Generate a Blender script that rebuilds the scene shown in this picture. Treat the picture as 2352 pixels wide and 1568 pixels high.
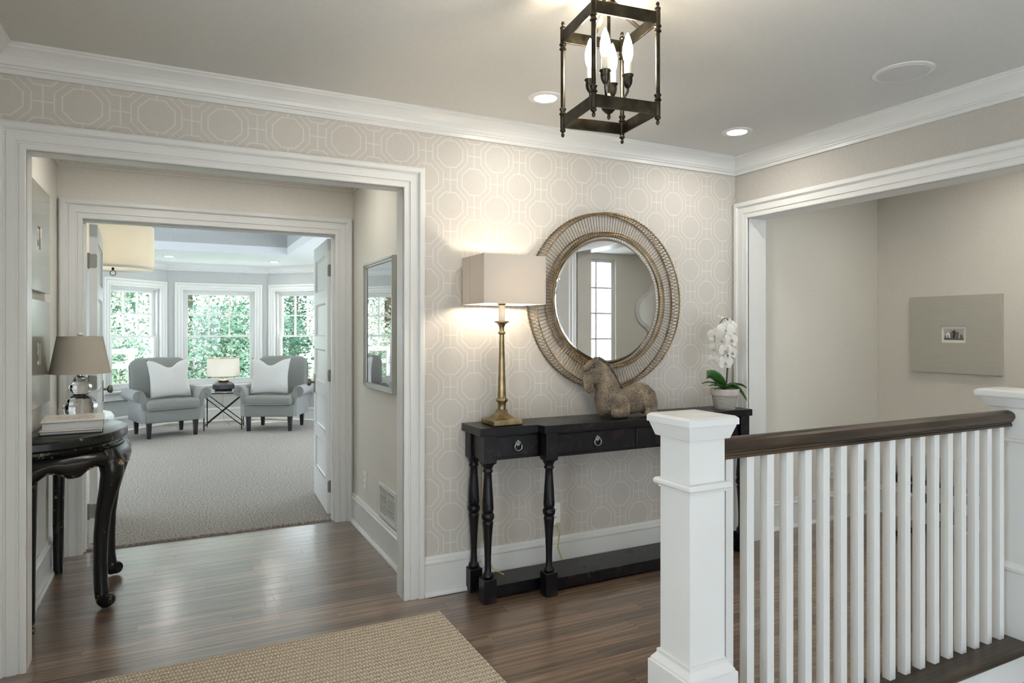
import bpy, bmesh, math, random
from mathutils import Vector, Matrix

for _o in list(bpy.data.objects):
    bpy.data.objects.remove(_o)
SC = bpy.context.scene
COL = SC.collection
R = math.radians
random.seed(7)

# ---------------------------------------------------------------- camera, world, exposure
cam_d = bpy.data.cameras.new('camera')
cam = bpy.data.objects.new('camera', cam_d)
COL.objects.link(cam)
cam.location = (0, 0, 1.36)
cam.rotation_euler = (R(90), 0, -math.atan(770 / 1527))
cam_d.sensor_width = 36
cam_d.sensor_fit = 'HORIZONTAL'
cam_d.lens = 36 * 1527 / 2352
cam_d.shift_y = -25 / 2352
cam_d.clip_start = 0.05
SC.camera = cam

W = bpy.data.worlds.new('world')
SC.world = W
W.use_nodes = True
_bg = W.node_tree.nodes['Background']
_bg.inputs[0].default_value = (0.80, 0.91, 1.0, 1)
_bg.inputs[1].default_value = 4.3

sun_d = bpy.data.lights.new('sun', 'SUN')
sun_d.energy = 7.5
sun_d.color = (1.0, 0.95, 0.88)
sun_d.angle = R(1.0)
sun = bpy.data.objects.new('sun', sun_d)
COL.objects.link(sun)
sun.rotation_euler = (0, R(22), 0)   # high sun from the right-hand side of the house

SC.view_settings.view_transform = 'Standard'
SC.view_settings.look = 'None'
SC.view_settings.gamma = 1
SC.view_settings.use_curve_mapping = False
SC.view_settings.exposure = 0.82
try:
    SC.cycles.max_bounces = 7
    SC.cycles.use_adaptive_sampling = True
    SC.cycles.adaptive_threshold = 0.12
    SC.cycles.adaptive_min_samples = 16
    SC.cycles.diffuse_bounces = 4
    SC.cycles.glossy_bounces = 4
    SC.cycles.transmission_bounces = 8
    SC.cycles.transparent_max_bounces = 12
    SC.cycles.caustics_reflective = False
    SC.cycles.caustics_refractive = False
    SC.cycles.sample_clamp_indirect = 6
    SC.cycles.use_denoising = True
except Exception:
    pass

# strengths of the lamps, seen and added
CAN = 108.0        # recessed ceiling lights, including the added unseen ones
BULB = 110.0       # lantern bulbs
SHADE_BULB = 46.0

# ---------------------------------------------------------------- materials
class NT:
    def __init__(s, name):
        s.m = bpy.data.materials.new(name)
        s.m.use_nodes = True
        s.t = s.m.node_tree
        s.n = s.t.nodes
        s.p = s.n['Principled BSDF']
        s.out = s.n['Material Output']
    def add(s, typ, **kw):
        x = s.n.new(typ)
        for k, v in kw.items():
            setattr(x, k, v)
        return x
    def link(s, a, b):
        s.t.links.new(a, b)
    def put(s, sock, v):
        if hasattr(v, 'is_output'):
            s.link(v, sock)
        else:
            sock.default_value = v
    def math(s, op, a, b=None, c=None):
        x = s.add('ShaderNodeMath', operation=op)
        for i, v in enumerate((a, b, c)):
            if v is not None:
                s.put(x.inputs[i], v)
        return x.outputs[0]
    def coord(s, scale=(1, 1, 1), rot=(0, 0, 0), kind='Object'):
        tc = s.add('ShaderNodeTexCoord')
        mp = s.add('ShaderNodeMapping')
        mp.inputs['Scale'].default_value = scale
        mp.inputs['Rotation'].default_value = rot
        s.link(tc.outputs[kind], mp.inputs['Vector'])
        return mp.outputs[0]
    def noise(s, vec, scale, detail=3, rough=0.5):
        x = s.add('ShaderNodeTexNoise')
        s.link(vec, x.inputs['Vector'])
        x.inputs['Scale'].default_value = scale
        x.inputs['Detail'].default_value = detail
        x.inputs['Roughness'].default_value = rough
        return x.outputs['Fac']
    def ramp(s, fac, stops):
        x = s.add('ShaderNodeValToRGB')
        e = x.color_ramp.elements
        e[0].position, e[0].color = stops[0][0], (*stops[0][1], 1)
        e[1].position, e[1].color = stops[-1][0], (*stops[-1][1], 1)
        for p, c in stops[1:-1]:
            q = e.new(p)
            q.color = (*c, 1)
        s.put(x.inputs[0], fac)
        return x.outputs[0]
    def mix(s, fac, a, b):
        x = s.add('ShaderNodeMix', data_type='RGBA')
        s.put(x.inputs[0], fac)
        s.put(x.inputs[6], a if hasattr(a, 'is_output') else (*a, 1))
        s.put(x.inputs[7], b if hasattr(b, 'is_output') else (*b, 1))
        return x.outputs[2]
    def bump(s, h, strength=0.2, dist=0.01):
        x = s.add('ShaderNodeBump')
        x.inputs['Strength'].default_value = strength
        x.inputs['Distance'].default_value = dist
        s.link(h, x.inputs['Height'])
        s.link(x.outputs[0], s.p.inputs['Normal'])
    def base(s, col, rough=0.5, metal=0.0, spec=None):
        s.put(s.p.inputs['Base Color'], col if hasattr(col, 'is_output') else (*col, 1))
        s.put(s.p.inputs['Roughness'], rough)
        s.p.inputs['Metallic'].default_value = metal
        if spec is not None:
            s.p.inputs['Specular IOR Level'].default_value = spec
        return s

M = {}
def plain(name, col, rough=0.5, metal=0.0, spec=None):
    M[name] = NT(name).base(col, rough, metal, spec).m
def noisy(name, c1, c2, scale=20, rough=0.5, metal=0.0, bump=0.0, dist=0.004, stretch=(1, 1, 1), lo=0.35, hi=0.65, detail=4):
    t = NT(name)
    v = t.coord(stretch)
    n = t.noise(v, scale, detail)
    t.base(t.ramp(n, [(lo, c1), (hi, c2)]), rough, metal)
    if bump:
        t.bump(n, bump, dist)
    M[name] = t.m
def emit(name, col, strength):
    t = NT(name)
    t.base((0.8, 0.8, 0.8), 0.4)
    t.p.inputs['Emission Color'].default_value = (*col, 1)
    t.p.inputs['Emission Strength'].default_value = strength
    M[name] = t.m

noisy('wall_paint', (0.59, 0.575, 0.53), (0.62, 0.60, 0.555), 60, 0.75, bump=0.05, dist=0.001)
noisy('cream_paint', (0.68, 0.655, 0.59), (0.71, 0.68, 0.615), 60, 0.75, bump=0.05, dist=0.001)
noisy('taupe_paint', (0.46, 0.44, 0.40), (0.49, 0.465, 0.425), 60, 0.75, bump=0.05, dist=0.001)
noisy('sunroom_paint', (0.48, 0.49, 0.485), (0.51, 0.52, 0.515), 60, 0.75, bump=0.05, dist=0.001)
noisy('ceiling_paint', (0.62, 0.61, 0.58), (0.64, 0.63, 0.60), 60, 0.85, bump=0.05, dist=0.001)
noisy('sunroom_ceiling', (0.78, 0.80, 0.82), (0.80, 0.82, 0.84), 60, 0.85)
plain('trim_white', (0.71, 0.71, 0.69), 0.30)
plain('plate_white', (0.80, 0.80, 0.76), 0.35)
plain('vent_dark', (0.05, 0.05, 0.05), 0.8)

def wallpaper():
    t = NT('wallpaper')
    tc = t.add('ShaderNodeTexCoord')
    sep = t.add('ShaderNodeSeparateXYZ')
    t.link(tc.outputs['Object'], sep.inputs[0])
    P, a, b, w = 0.2705, 0.0695, 0.0965, 0.0056
    mt = t.math
    def local(s, o):
        u = mt('DIVIDE', mt('SUBTRACT', s, o), P)
        u = mt('SUBTRACT', u, mt('ROUND', u))
        return mt('ABSOLUTE', mt('MULTIPLY', u, P))
    xa, za = local(sep.outputs[0], 1.276), local(sep.outputs[2], 2.283)
    xb, zb = local(sep.outputs[0], 1.276 + P / 2), local(sep.outputs[2], 2.283 + P / 2)
    def met(x, z):
        d = mt('MULTIPLY', mt('ADD', x, z), 0.70710678)
        return mt('MAXIMUM', mt('MAXIMUM', x, z), d)
    da, db = met(xa, za), met(xb, zb)
    sel = mt('LESS_THAN', da, db)
    inv = mt('SUBTRACT', 1.0, sel)
    pick = lambda p, q: mt('ADD', mt('MULTIPLY', p, sel), mt('MULTIPLY', q, inv))
    x, z, d = pick(xa, xb), pick(za, zb), mt('MINIMUM', da, db)
    near = lambda v, c, ww: mt('LESS_THAN', mt('ABSOLUTE', mt('SUBTRACT', v, c)), ww / 2)
    l1 = near(d, a, w)
    m = mt('MAXIMUM', x, mt('MULTIPLY', mt('ADD', x, z), 0.70710678))
    l2 = mt('MULTIPLY', near(m, b, w), mt('LESS_THAN', z, b))
    l3 = mt('MULTIPLY', mt('LESS_THAN', x, w / 2), mt('GREATER_THAN', z, a))
    l4 = mt('MULTIPLY', mt('LESS_THAN', z, w / 2), mt('GREATER_THAN', x, b))
    line = mt('MAXIMUM', mt('MAXIMUM', l1, l2), mt('MAXIMUM', l3, l4))
    lin = t.noise(t.coord((40, 40, 900)), 1.0, 2)
    lin2 = t.noise(t.coord((900, 900, 40)), 1.0, 2)
    tex = mt('MULTIPLY', mt('ADD', lin, lin2), 0.5)
    ground = t.ramp(tex, [(0.3, (0.50, 0.465, 0.42)), (0.7, (0.575, 0.54, 0.49))])
    t.base(t.mix(mt('MULTIPLY', line, 0.8), ground, (0.655, 0.635, 0.59)), 0.6)
    t.bump(line, 0.15, 0.001)
    M['wallpaper'] = t.m
wallpaper()

def oak(name, coat, tones):
    t = NT(name)
    oi = t.add('ShaderNodeObjectInfo')
    tc = t.add('ShaderNodeTexCoord')
    off = t.add('ShaderNodeVectorMath', operation='ADD')
    rr = t.math('MULTIPLY', oi.outputs['Random'], 37.0)
    cb = t.add('ShaderNodeCombineXYZ')
    t.link(rr, cb.inputs[0]); t.link(rr, cb.inputs[1]); t.link(rr, cb.inputs[2])
    t.link(tc.outputs['Object'], off.inputs[0]); t.link(cb.outputs[0], off.inputs[1])
    mp = t.add('ShaderNodeMapping')
    mp.inputs['Scale'].default_value = (1.5, 20, 12)
    t.link(off.outputs[0], mp.inputs['Vector'])
    g = t.noise(mp.outputs[0], 1.9, 9, 0.70)
    wv = t.add('ShaderNodeTexWave', wave_type='BANDS', bands_direction='Y')
    mp2 = t.add('ShaderNodeMapping')
    mp2.inputs['Scale'].default_value = (0.8, 14, 6)
    t.link(off.outputs[0], mp2.inputs['Vector'])
    t.link(mp2.outputs[0], wv.inputs['Vector'])
    wv.inputs['Scale'].default_value = 0.55
    wv.inputs['Distortion'].default_value = 14.0
    wv.inputs['Detail'].default_value = 3
    wv.inputs['Detail Scale'].default_value = 1.6
    gr = t.math('ADD', t.math('MULTIPLY', g, 0.80), t.math('MULTIPLY', wv.outputs['Fac'], 0.20))
    c = t.ramp(gr, tones)
    if not coat:
        t.p.inputs['Specular IOR Level'].default_value = 0.3
    tone = t.math('MULTIPLY_ADD', oi.outputs['Random'], 0.62, 0.72)
    hs = t.add('ShaderNodeHueSaturation')
    t.link(c, hs.inputs['Color']); t.link(tone, hs.inputs['Value'])
    t.base(hs.outputs[0], t.math('MULTIPLY_ADD', g, 0.16, 0.26))
    t.p.inputs['Coat Weight'].default_value = coat
    t.p.inputs['Coat Roughness'].default_value = 0.21
    t.p.inputs['Coat IOR'].default_value = 1.6
    t.bump(gr, 0.14, 0.001)
    M[name] = t.m
oak('dark_oak', 1.0, [(0.28, (0.075, 0.049, 0.032)), (0.48, (0.150, 0.099, 0.064)), (0.72, (0.250, 0.172, 0.114))])
oak('rail_oak', 0.0, [(0.20, (0.016, 0.011, 0.007)), (0.48, (0.052, 0.034, 0.021)), (0.80, (0.130, 0.088, 0.054))])

def carpet():
    t = NT('carpet')
    v = t.coord()
    n = t.noise(v, 85, 3, 0.75)
    n2 = t.noise(v, 4, 2)
    t.base(t.ramp(n, [(0.38, (0.155, 0.138, 0.120)), (0.50, (0.36, 0.332, 0.300)), (0.62, (0.55, 0.515, 0.475))]), 0.95, spec=0.1)
    t.bump(n, 0.8, 0.01)
    M['carpet'] = t.m
carpet()

def sisal():
    t = NT('sisal')
    tc = t.add('ShaderNodeTexCoord')
    sep = t.add('ShaderNodeSeparateXYZ')
    t.link(tc.outputs['Object'], sep.inputs[0])
    mt = t.math
    pitch = 0.030
    row = mt('FLOOR', mt('DIVIDE', sep.outputs[1], pitch))
    fy = mt('FRACT', mt('DIVIDE', sep.outputs[1], pitch))
    sh = mt('MULTIPLY', mt('MODULO', row, 2.0), 0.5)
    fx = mt('FRACT', mt('ADD', mt('DIVIDE', sep.outputs[0], 0.013), sh))
    gap = mt('GREATER_THAN', mt('ABSOLUTE', mt('SUBTRACT', fx, 0.5)), 0.30)
    low = mt('GREATER_THAN', mt('ABSOLUTE', mt('SUBTRACT', fy, 0.5)), 0.26)
    v = t.coord()
    n = t.noise(v, 90, 3)
    light = t.ramp(n, [(0.3, (0.46, 0.395, 0.30)), (0.7, (0.66, 0.59, 0.475))])
    dark = t.ramp(n, [(0.3, (0.12, 0.088, 0.06)), (0.7, (0.27, 0.21, 0.15))])
    f = mt('MAXIMUM', mt('MULTIPLY', low, 0.38), mt('MULTIPLY', mt('MULTIPLY', gap, low), 0.9))
    f = mt('MAXIMUM', f, mt('MULTIPLY', gap, 0.25))
    t.base(t.mix(f, light, dark), 0.9, spec=0.1)
    t.bump(mt('SUBTRACT', 1.0, f), 0.5, 0.004)
    M['sisal'] = t.m
sisal()

def stripes():
    t = NT('stripe_fabric')
    wv = t.add('ShaderNodeTexWave', wave_type='BANDS', bands_direction='X')
    v = t.coord()
    t.link(v, wv.inputs['Vector'])
    wv.inputs['Scale'].default_value = 19.0
    wv.inputs['Distortion'].default_value = 0.3
    n = t.noise(v, 260, 2)
    f = t.math('ADD', t.math('MULTIPLY', wv.outputs['Fac'], 0.75), t.math('MULTIPLY', n, 0.25))
    t.base(t.ramp(f, [(0.2, (0.18, 0.185, 0.172)), (0.5, (0.225, 0.23, 0.215)), (0.8, (0.262, 0.267, 0.25))]), 0.85, spec=0.2)
    t.bump(n, 0.3, 0.002)
    M['stripe_fabric'] = t.m
stripes()
noisy('plain_grey_fabric', (0.27, 0.275, 0.268), (0.32, 0.325, 0.318), 240, 0.9, bump=0.3, dist=0.002)
noisy('pillow_linen', (0.47, 0.46, 0.435), (0.57, 0.56, 0.53), 200, 0.9, bump=0.3, dist=0.002)
noisy('white_cotton', (0.78, 0.78, 0.77), (0.86, 0.86, 0.85), 60, 0.9, bump=0.2)
plain('espresso_wood', (0.018, 0.014, 0.018), 0.3)

def worn_black(name, base, wear, lo, hi, rough):
    t = NT(name)
    v = t.coord()
    n = t.noise(v, 16, 6, 0.75)
    n2 = t.noise(v, 3, 3)
    geo = t.add('ShaderNodeNewGeometry')
    edge = t.math('MULTIPLY_ADD', geo.outputs['Pointiness'], 2.2, -1.08)
    f = t.math('ADD', t.math('MULTIPLY', n, 1.0), t.math('MULTIPLY', edge, 0.8))
    c = t.ramp(f, [(lo, base), (hi, wear)])
    t.base(c, t.math('MULTIPLY_ADD', n2, 0.2, rough), spec=0.35)
    M[name] = t.m
worn_black('lacquer_worn', (0.010, 0.011, 0.011), (0.42, 0.30, 0.16), 0.71, 0.80, 0.14)
worn_black('console_black', (0.004, 0.004, 0.0065), (0.11, 0.060, 0.028), 0.68, 1.0, 0.20)

def brass(name, c1, c2, rough):
    noisy(name, c1, c2, 18, rough, 1.0)
brass('brass_aged', (0.25, 0.185, 0.095), (0.43, 0.335, 0.19), 0.34)
brass('wire_brass', (0.20, 0.135, 0.065), (0.38, 0.27, 0.15), 0.42)
brass('bronze_dark', (0.030, 0.026, 0.020), (0.085, 0.072, 0.052), 0.34)
plain('iron_dark', (0.03, 0.028, 0.03), 0.45, 0.7)
plain('nickel', (0.45, 0.44, 0.42), 0.3, 1.0)
plain('hinge_pewter', (0.24, 0.225, 0.20), 0.42, 0.9)
plain('knob_pewter', (0.20, 0.18, 0.15), 0.25, 1.0)
plain('silver_frame', (0.55, 0.56, 0.53), 0.28, 0.85)
plain('mirror_glass', (0.93, 0.94, 0.94), 0.0, 1.0)
plain('cream_sleeve', (0.82, 0.76, 0.60), 0.5)
plain('cord_gold', (0.45, 0.42, 0.10), 0.5)
plain('cord_clear', (0.75, 0.75, 0.70), 0.3)
def stone():
    t = NT('stone_carved')
    v = t.coord()
    a = t.noise(v, 150, 4, 0.6)
    b_ = t.noise(v, 14, 3)
    f = t.math('ADD', t.math('MULTIPLY', a, 0.6), t.math('MULTIPLY', b_, 0.4))
    t.base(t.ramp(f, [(0.34, (0.035, 0.029, 0.024)), (0.50, (0.150, 0.118, 0.085)), (0.64, (0.33, 0.26, 0.175))]), 0.85)
    t.bump(a, 0.8, 0.004)
    M['stone_carved'] = t.m
stone()
noisy('stone_dark', (0.045, 0.042, 0.038), (0.12, 0.10, 0.08), 80, 0.85, bump=0.6)
noisy('clay_grey', (0.30, 0.275, 0.24), (0.42, 0.39, 0.35), 12, 0.85, bump=0.3, stretch=(1, 1, 9))
noisy('clay_rim', (0.42, 0.39, 0.35), (0.54, 0.51, 0.47), 12, 0.85, bump=0.2)
noisy('orchid_leaf', (0.018, 0.07, 0.012), (0.045, 0.14, 0.028), 9, 0.35)
plain('orchid_stem', (0.03, 0.055, 0.018), 0.5)
plain('orchid_lip', (0.52, 0.42, 0.24), 0.5)
noisy('moss', (0.05, 0.04, 0.02), (0.12, 0.09, 0.05), 50, 0.95, bump=0.6)
plain('paper_white', (0.82, 0.81, 0.78), 0.6)
plain('paper_edge', (0.62, 0.63, 0.64), 0.8)
plain('book_cover', (0.70, 0.66, 0.58), 0.35)
plain('book_dot', (0.36, 0.25, 0.14), 0.4)
plain('book_dark', (0.02, 0.02, 0.02), 0.5)
plain('ink_light', (0.46, 0.44, 0.42), 0.7)
plain('ink_mid', (0.15, 0.145, 0.14), 0.7)
plain('ink_dark', (0.035, 0.034, 0.034), 0.7)
noisy('art_board', (0.45, 0.435, 0.375), (0.50, 0.48, 0.415), 6, 0.55, bump=0.12, dist=0.001, stretch=(1, 1, 60))
noisy('art_board_silver', (0.40, 0.40, 0.35), (0.47, 0.47, 0.42), 6, 0.22, metal=0.55)
plain('lamp_ceramic', (0.045, 0.04, 0.055), 0.2)
plain('speaker_grey', (0.60, 0.59, 0.58), 0.8)
plain('lens_hood', (0.75, 0.74, 0.70), 0.5)

emit('can_lens', (1.0, 0.955, 0.88), CAN)
emit('bulb_glow', (1.0, 0.86, 0.66), BULB)
emit('shade_bulb', (1.0, 0.93, 0.82), SHADE_BULB)
emit('console_bulb', (1.0, 0.86, 0.67), 125.0)

def shade_cloth(name, col, tr=0.45):
    t = NT(name)
    v = t.coord()
    n = t.noise(v, 320, 2)
    c = t.mix(n, tuple(x * 0.93 for x in col), col)
    df = t.add('ShaderNodeBsdfDiffuse')
    tl = t.add('ShaderNodeBsdfTranslucent')
    t.link(c, df.inputs[0]); t.link(c, tl.inputs[0])
    mx = t.add('ShaderNodeMixShader')
    mx.inputs[0].default_value = tr
    t.link(df.outputs[0], mx.inputs[1]); t.link(tl.outputs[0], mx.inputs[2])
    t.link(mx.outputs[0], t.out.inputs[0])
    M[name] = t.m
shade_cloth('shade_grey_linen', (0.62, 0.585, 0.545), 0.30)
shade_cloth('shade_taupe', (0.60, 0.55, 0.47), 0.25)
shade_cloth('shade_ivory', (0.84, 0.80, 0.71), 0.42)
shade_cloth('shade_white', (0.86, 0.84, 0.78), 0.4)
shade_cloth('petal_white', (0.90, 0.89, 0.86), 0.3)

def pane_mat(name, refl=1.0, tint=(1, 1, 1)):
    t = NT(name)
    tr = t.add('ShaderNodeBsdfTransparent')
    tr.inputs[0].default_value = (*tint, 1)
    gl = t.add('ShaderNodeBsdfGlossy')
    gl.inputs['Roughness'].default_value = 0.0
    fr = t.add('ShaderNodeFresnel')
    fr.inputs[0].default_value = 1.5
    mx = t.add('ShaderNodeMixShader')
    geo = t.add('ShaderNodeNewGeometry')
    front = t.math('SUBTRACT', 1.0, geo.outputs['Backfacing'])
    t.link(t.math('MULTIPLY', front, t.math('MINIMUM', t.math('MULTIPLY', fr.outputs[0], refl), 1.0)), mx.inputs[0])
    t.link(tr.outputs[0], mx.inputs[1]); t.link(gl.outputs[0], mx.inputs[2])
    t.link(mx.outputs[0], t.out.inputs[0])
    M[name] = t.m
pane_mat('window_glass', 1.0)
pane_mat('picture_glass', 3.2)
def crystal():
    t = NT('crystal')
    t.base((1, 1, 1), 0.0)
    t.p.inputs['Transmission Weight'].default_value = 1.0
    t.p.inputs['IOR'].default_value = 1.5
    M['crystal'] = t.m
crystal()
pane_mat('table_glass', 1.2, (0.86, 0.93, 0.90))

def leafy(name, c1, c2):
    t = NT(name)
    v = t.coord()
    n = t.noise(v, 2.5, 3)
    c = t.ramp(n, [(0.35, c1), (0.65, c2)])
    df = t.add('ShaderNodeBsdfDiffuse')
    tl = t.add('ShaderNodeBsdfTranslucent')
    t.link(c, df.inputs[0]); t.link(c, tl.inputs[0])
    mx = t.add('ShaderNodeMixShader')
    mx.inputs[0].default_value = 0.45
    t.link(df.outputs[0], mx.inputs[1]); t.link(tl.outputs[0], mx.inputs[2])
    t.link(mx.outputs[0], t.out.inputs[0])
    M[name] = t.m
leafy('leaf_mid', (0.10, 0.20, 0.13), (0.27, 0.38, 0.29))
leafy('leaf_pale', (0.46, 0.50, 0.42), (0.74, 0.68, 0.62))
leafy('leaf_dark', (0.04, 0.10, 0.07), (0.12, 0.21, 0.155))
noisy('bark', (0.06, 0.045, 0.03), (0.14, 0.11, 0.08), 10, 0.9, bump=0.5)
noisy('lawn', (0.10, 0.20, 0.06), (0.20, 0.32, 0.12), 8, 0.95)
plain('fence_grey', (0.50, 0.48, 0.46), 0.8)
plain('siding', (0.55, 0.56, 0.58), 0.7)

# ---------------------------------------------------------------- mesh helpers
class MB:
    def __init__(s):
        s.v, s.f, s.sm = [], [], []
    def add(s, vs, fs, smooth=False, M_=None):
        o = len(s.v)
        for v in vs:
            v = Vector(v)
            s.v.append(M_ @ v if M_ is not None else v)
        for f in fs:
            s.f.append([i + o for i in f])
            s.sm.append(smooth)
        return s
    def box(s, x0, x1, y0, y1, z0, z1, M_=None):
        vs = [(x0, y0, z0), (x1, y0, z0), (x1, y1, z0), (x0, y1, z0), (x0, y0, z1), (x1, y0, z1), (x1, y1, z1), (x0, y1, z1)]
        fs = [(0, 3, 2, 1), (4, 5, 6, 7), (0, 1, 5, 4), (1, 2, 6, 5), (2, 3, 7, 6), (3, 0, 4, 7)]
        return s.add(vs, fs, False, M_)
    def taper(s, cx, cy, w0, d0, z0, w1, d1, z1, M_=None):
        vs = []
        for w, d, z in ((w0, d0, z0), (w1, d1, z1)):
            vs += [(cx - w, cy - d, z), (cx + w, cy - d, z), (cx + w, cy + d, z), (cx - w, cy + d, z)]
        fs = [(0, 3, 2, 1), (4, 5, 6, 7), (0, 1, 5, 4), (1, 2, 6, 5), (2, 3, 7, 6), (3, 0, 4, 7)]
        return s.add(vs, fs, False, M_)
    def squarelathe(s, prof, cx, cy, M_=None):
        """stack of square rings (half width, z)"""
        vs, fs = [], []
        for w, z in prof:
            vs += [(cx - w, cy - w, z), (cx + w, cy - w, z), (cx + w, cy + w, z), (cx - w, cy + w, z)]
        for i in range(len(prof) - 1):
            for j in range(4):
                a, b = i * 4 + j, i * 4 + (j + 1) % 4
                fs.append((a, b, b + 4, a + 4))
        fs.append((3, 2, 1, 0))
        n = len(vs)
        fs.append((n - 4, n - 3, n - 2, n - 1))
        return s.add(vs, fs, False, M_)
    def lathe(s, prof, n=20, c=(0, 0, 0), M_=None, smooth=True, flute=0):
        vs, fs = [], []
        for r, z in prof:
            for j in range(n):
                a = 2 * math.pi * j / n
                rr = max(r, 1e-5) * (1 - (flute if j % 2 else 0))
                vs.append((c[0] + rr * math.cos(a), c[1] + rr * math.sin(a), c[2] + z))
        for i in range(len(prof) - 1):
            for j in range(n):
                k = (j + 1) % n
                fs.append((i * n + j, i * n + k, (i + 1) * n + k, (i + 1) * n + j))
        fs.append(tuple(reversed(range(n))))
        m = (len(prof) - 1) * n
        fs.append(tuple(range(m, m + n)))
        return s.add(vs, fs, smooth, M_)
    def tube(s, pts, r, n=8, closed=False, M_=None, sq=False):
        P = [Vector(p) for p in pts]
        m = len(P)
        rs = r if isinstance(r, (list, tuple)) else [r] * m
        tang = []
        for i in range(m):
            if closed:
                t = P[(i + 1) % m] - P[i - 1]
            else:
                t = P[min(i + 1, m - 1)] - P[max(i - 1, 0)]
            tang.append(t.normalized())
        up = Vector((0, 0, 1))
        if abs(tang[0].dot(up)) > 0.9:
            up = Vector((0, 1, 0))
        nrm = (up - tang[0] * up.dot(tang[0])).normalized()
        vs, fs = [], []
        for i in range(m):
            nrm = nrm - tang[i] * nrm.dot(tang[i])
            nrm.normalize()
            bi = tang[i].cross(nrm)
            for j in range(n):
                a = 2 * math.pi * (j + (0.5 if sq else 0)) / n
                vs.append(P[i] + (nrm * math.cos(a) + bi * math.sin(a)) * rs[i])
        for i in range(m if closed else m - 1):
            k = (i + 1) % m
            for j in range(n):
                l = (j + 1) % n
                fs.append((i * n + j, i * n + l, k * n + l, k * n + j))
        if not closed:
            fs.append(tuple(reversed(range(n))))
            fs.append(tuple(range((m - 1) * n, m * n)))
        return s.add(vs, fs, not sq and n > 4, M_)
    def ring(s, c, rad, r, n=8, seg=64, axis='y'):
        pts = []
        for i in range(seg):
            a = 2 * math.pi * i / seg
            if axis == 'y':
                pts.append((c[0] + rad * math.cos(a), c[1], c[2] + rad * math.sin(a)))
            elif axis == 'z':
                pts.append((c[0] + rad * math.cos(a), c[1] + rad * math.sin(a), c[2]))
            else:
                pts.append((c[0], c[1] + rad * math.cos(a), c[2] + rad * math.sin(a)))
        return s.tube(pts, r, n, True)
    def sweep(s, path, prof, n, closed=False, M_=None, smooth=False):
        P = [Vector(p) for p in path]
        N = Vector(n).normalized()
        m, q = len(P), len(prof)
        vs, fs = [], []
        for i in range(m):
            ds = []
            if closed or i > 0:
                ds.append((P[i] - P[i - 1]).normalized())
            if closed or i < m - 1:
                ds.append((P[(i + 1) % m] - P[i]).normalized())
            ls = [d.cross(N) for d in ds]
            L = ls[0] if len(ls) == 1 else (ls[0] + ls[1]) / (1 + ls[0].dot(ls[1]))
            for a, b in prof:
                vs.append(P[i] + L * a + N * b)
        for i in range(m if closed else m - 1):
            k = (i + 1) % m
            for j in range(q):
                l = (j + 1) % q
                fs.append((i * q + j, i * q + l, k * q + l, k * q + j))
        if not closed:
            fs.append(tuple(range(q)))
            fs.append(tuple(reversed(range((m - 1) * q, m * q))))
        return s.add(vs, fs, smooth, M_)
    def prism(s, pts, z0, z1, M_=None, smooth=False):
        n = len(pts)
        vs = [(x, y, z0) for x, y in pts] + [(x, y, z1) for x, y in pts]
        fs = [tuple(reversed(range(n))), tuple(range(n, 2 * n))]
        s.add(vs, fs, False, M_)
        o = len(s.v) - 2 * n
        for i in range(n):
            k = (i + 1) % n
            s.f.append([o + i, o + k, o + n + k, o + n + i])
            s.sm.append(smooth)
        return s
    def ball(s, c, r, nu=14, nv=9, M_=None):
        if not isinstance(r, (tuple, list)):
            r = (r, r, r)
        prof = []
        vs, fs = [], []
        vs.append((c[0], c[1], c[2] - r[2]))
        for i in range(1, nv):
            t = math.pi * i / nv
            for j in range(nu):
                a = 2 * math.pi * j / nu
                vs.append((c[0] + r[0] * math.sin(t) * math.cos(a), c[1] + r[1] * math.sin(t) * math.sin(a), c[2] - r[2] * math.cos(t)))
        vs.append((c[0], c[1], c[2] + r[2]))
        for j in range(nu):
            fs.append((0, 1 + (j + 1) % nu, 1 + j))
        for i in range(nv - 2):
            for j in range(nu):
                k = (j + 1) % nu
                fs.append((1 + i * nu + j, 1 + i * nu + k, 1 + (i + 1) * nu + k, 1 + (i + 1) * nu + j))
        e = len(vs) - 1
        b = 1 + (nv - 2) * nu
        for j in range(nu):
            fs.append((b + j, b + (j + 1) % nu, e))
        return s.add(vs, fs, True, M_)
    def grid(s, fn, nu, nv, smooth=True, M_=None, wrap=False):
        vs, fs = [], []
        for i in range(nu + 1):
            for j in range(nv + 1):
                vs.append(fn(i / nu, j / nv))
        for i in range(nu):
            for j in range(nv):
                a = i * (nv + 1) + j
                fs.append((a, a + 1, a + nv + 2, a + nv + 1))
        return s.add(vs, fs, smooth, M_)
    def panel(s, L, H, T, holes, M_=None):
        """slab u:0..L, w:0..H, thickness t:0..T with rectangular holes (u0,u1,w0,w1); local x=u, y=t, z=w"""
        us = sorted({0, L} | {round(h[0], 5) for h in holes} | {round(h[1], 5) for h in holes})
        ws = sorted({0, H} | {round(h[2], 5) for h in holes} | {round(h[3], 5) for h in holes})
        us = [u for u in us if 0 <= u <= L]
        ws = [w for w in ws if 0 <= w <= H]
        def solid(i, j):
            if i < 0 or j < 0 or i >= len(us) - 1 or j >= len(ws) - 1:
                return False
            u, w = (us[i] + us[i + 1]) / 2, (ws[j] + ws[j + 1]) / 2
            return not any(h[0] < u < h[1] and h[2] < w < h[3] for h in holes)
        idx, vs, fs = {}, [], []
        def V(i, j, t):
            k = (i, j, t)
            if k not in idx:
                idx[k] = len(vs)
                vs.append((us[i], T * t, ws[j]))
            return idx[k]
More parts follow.
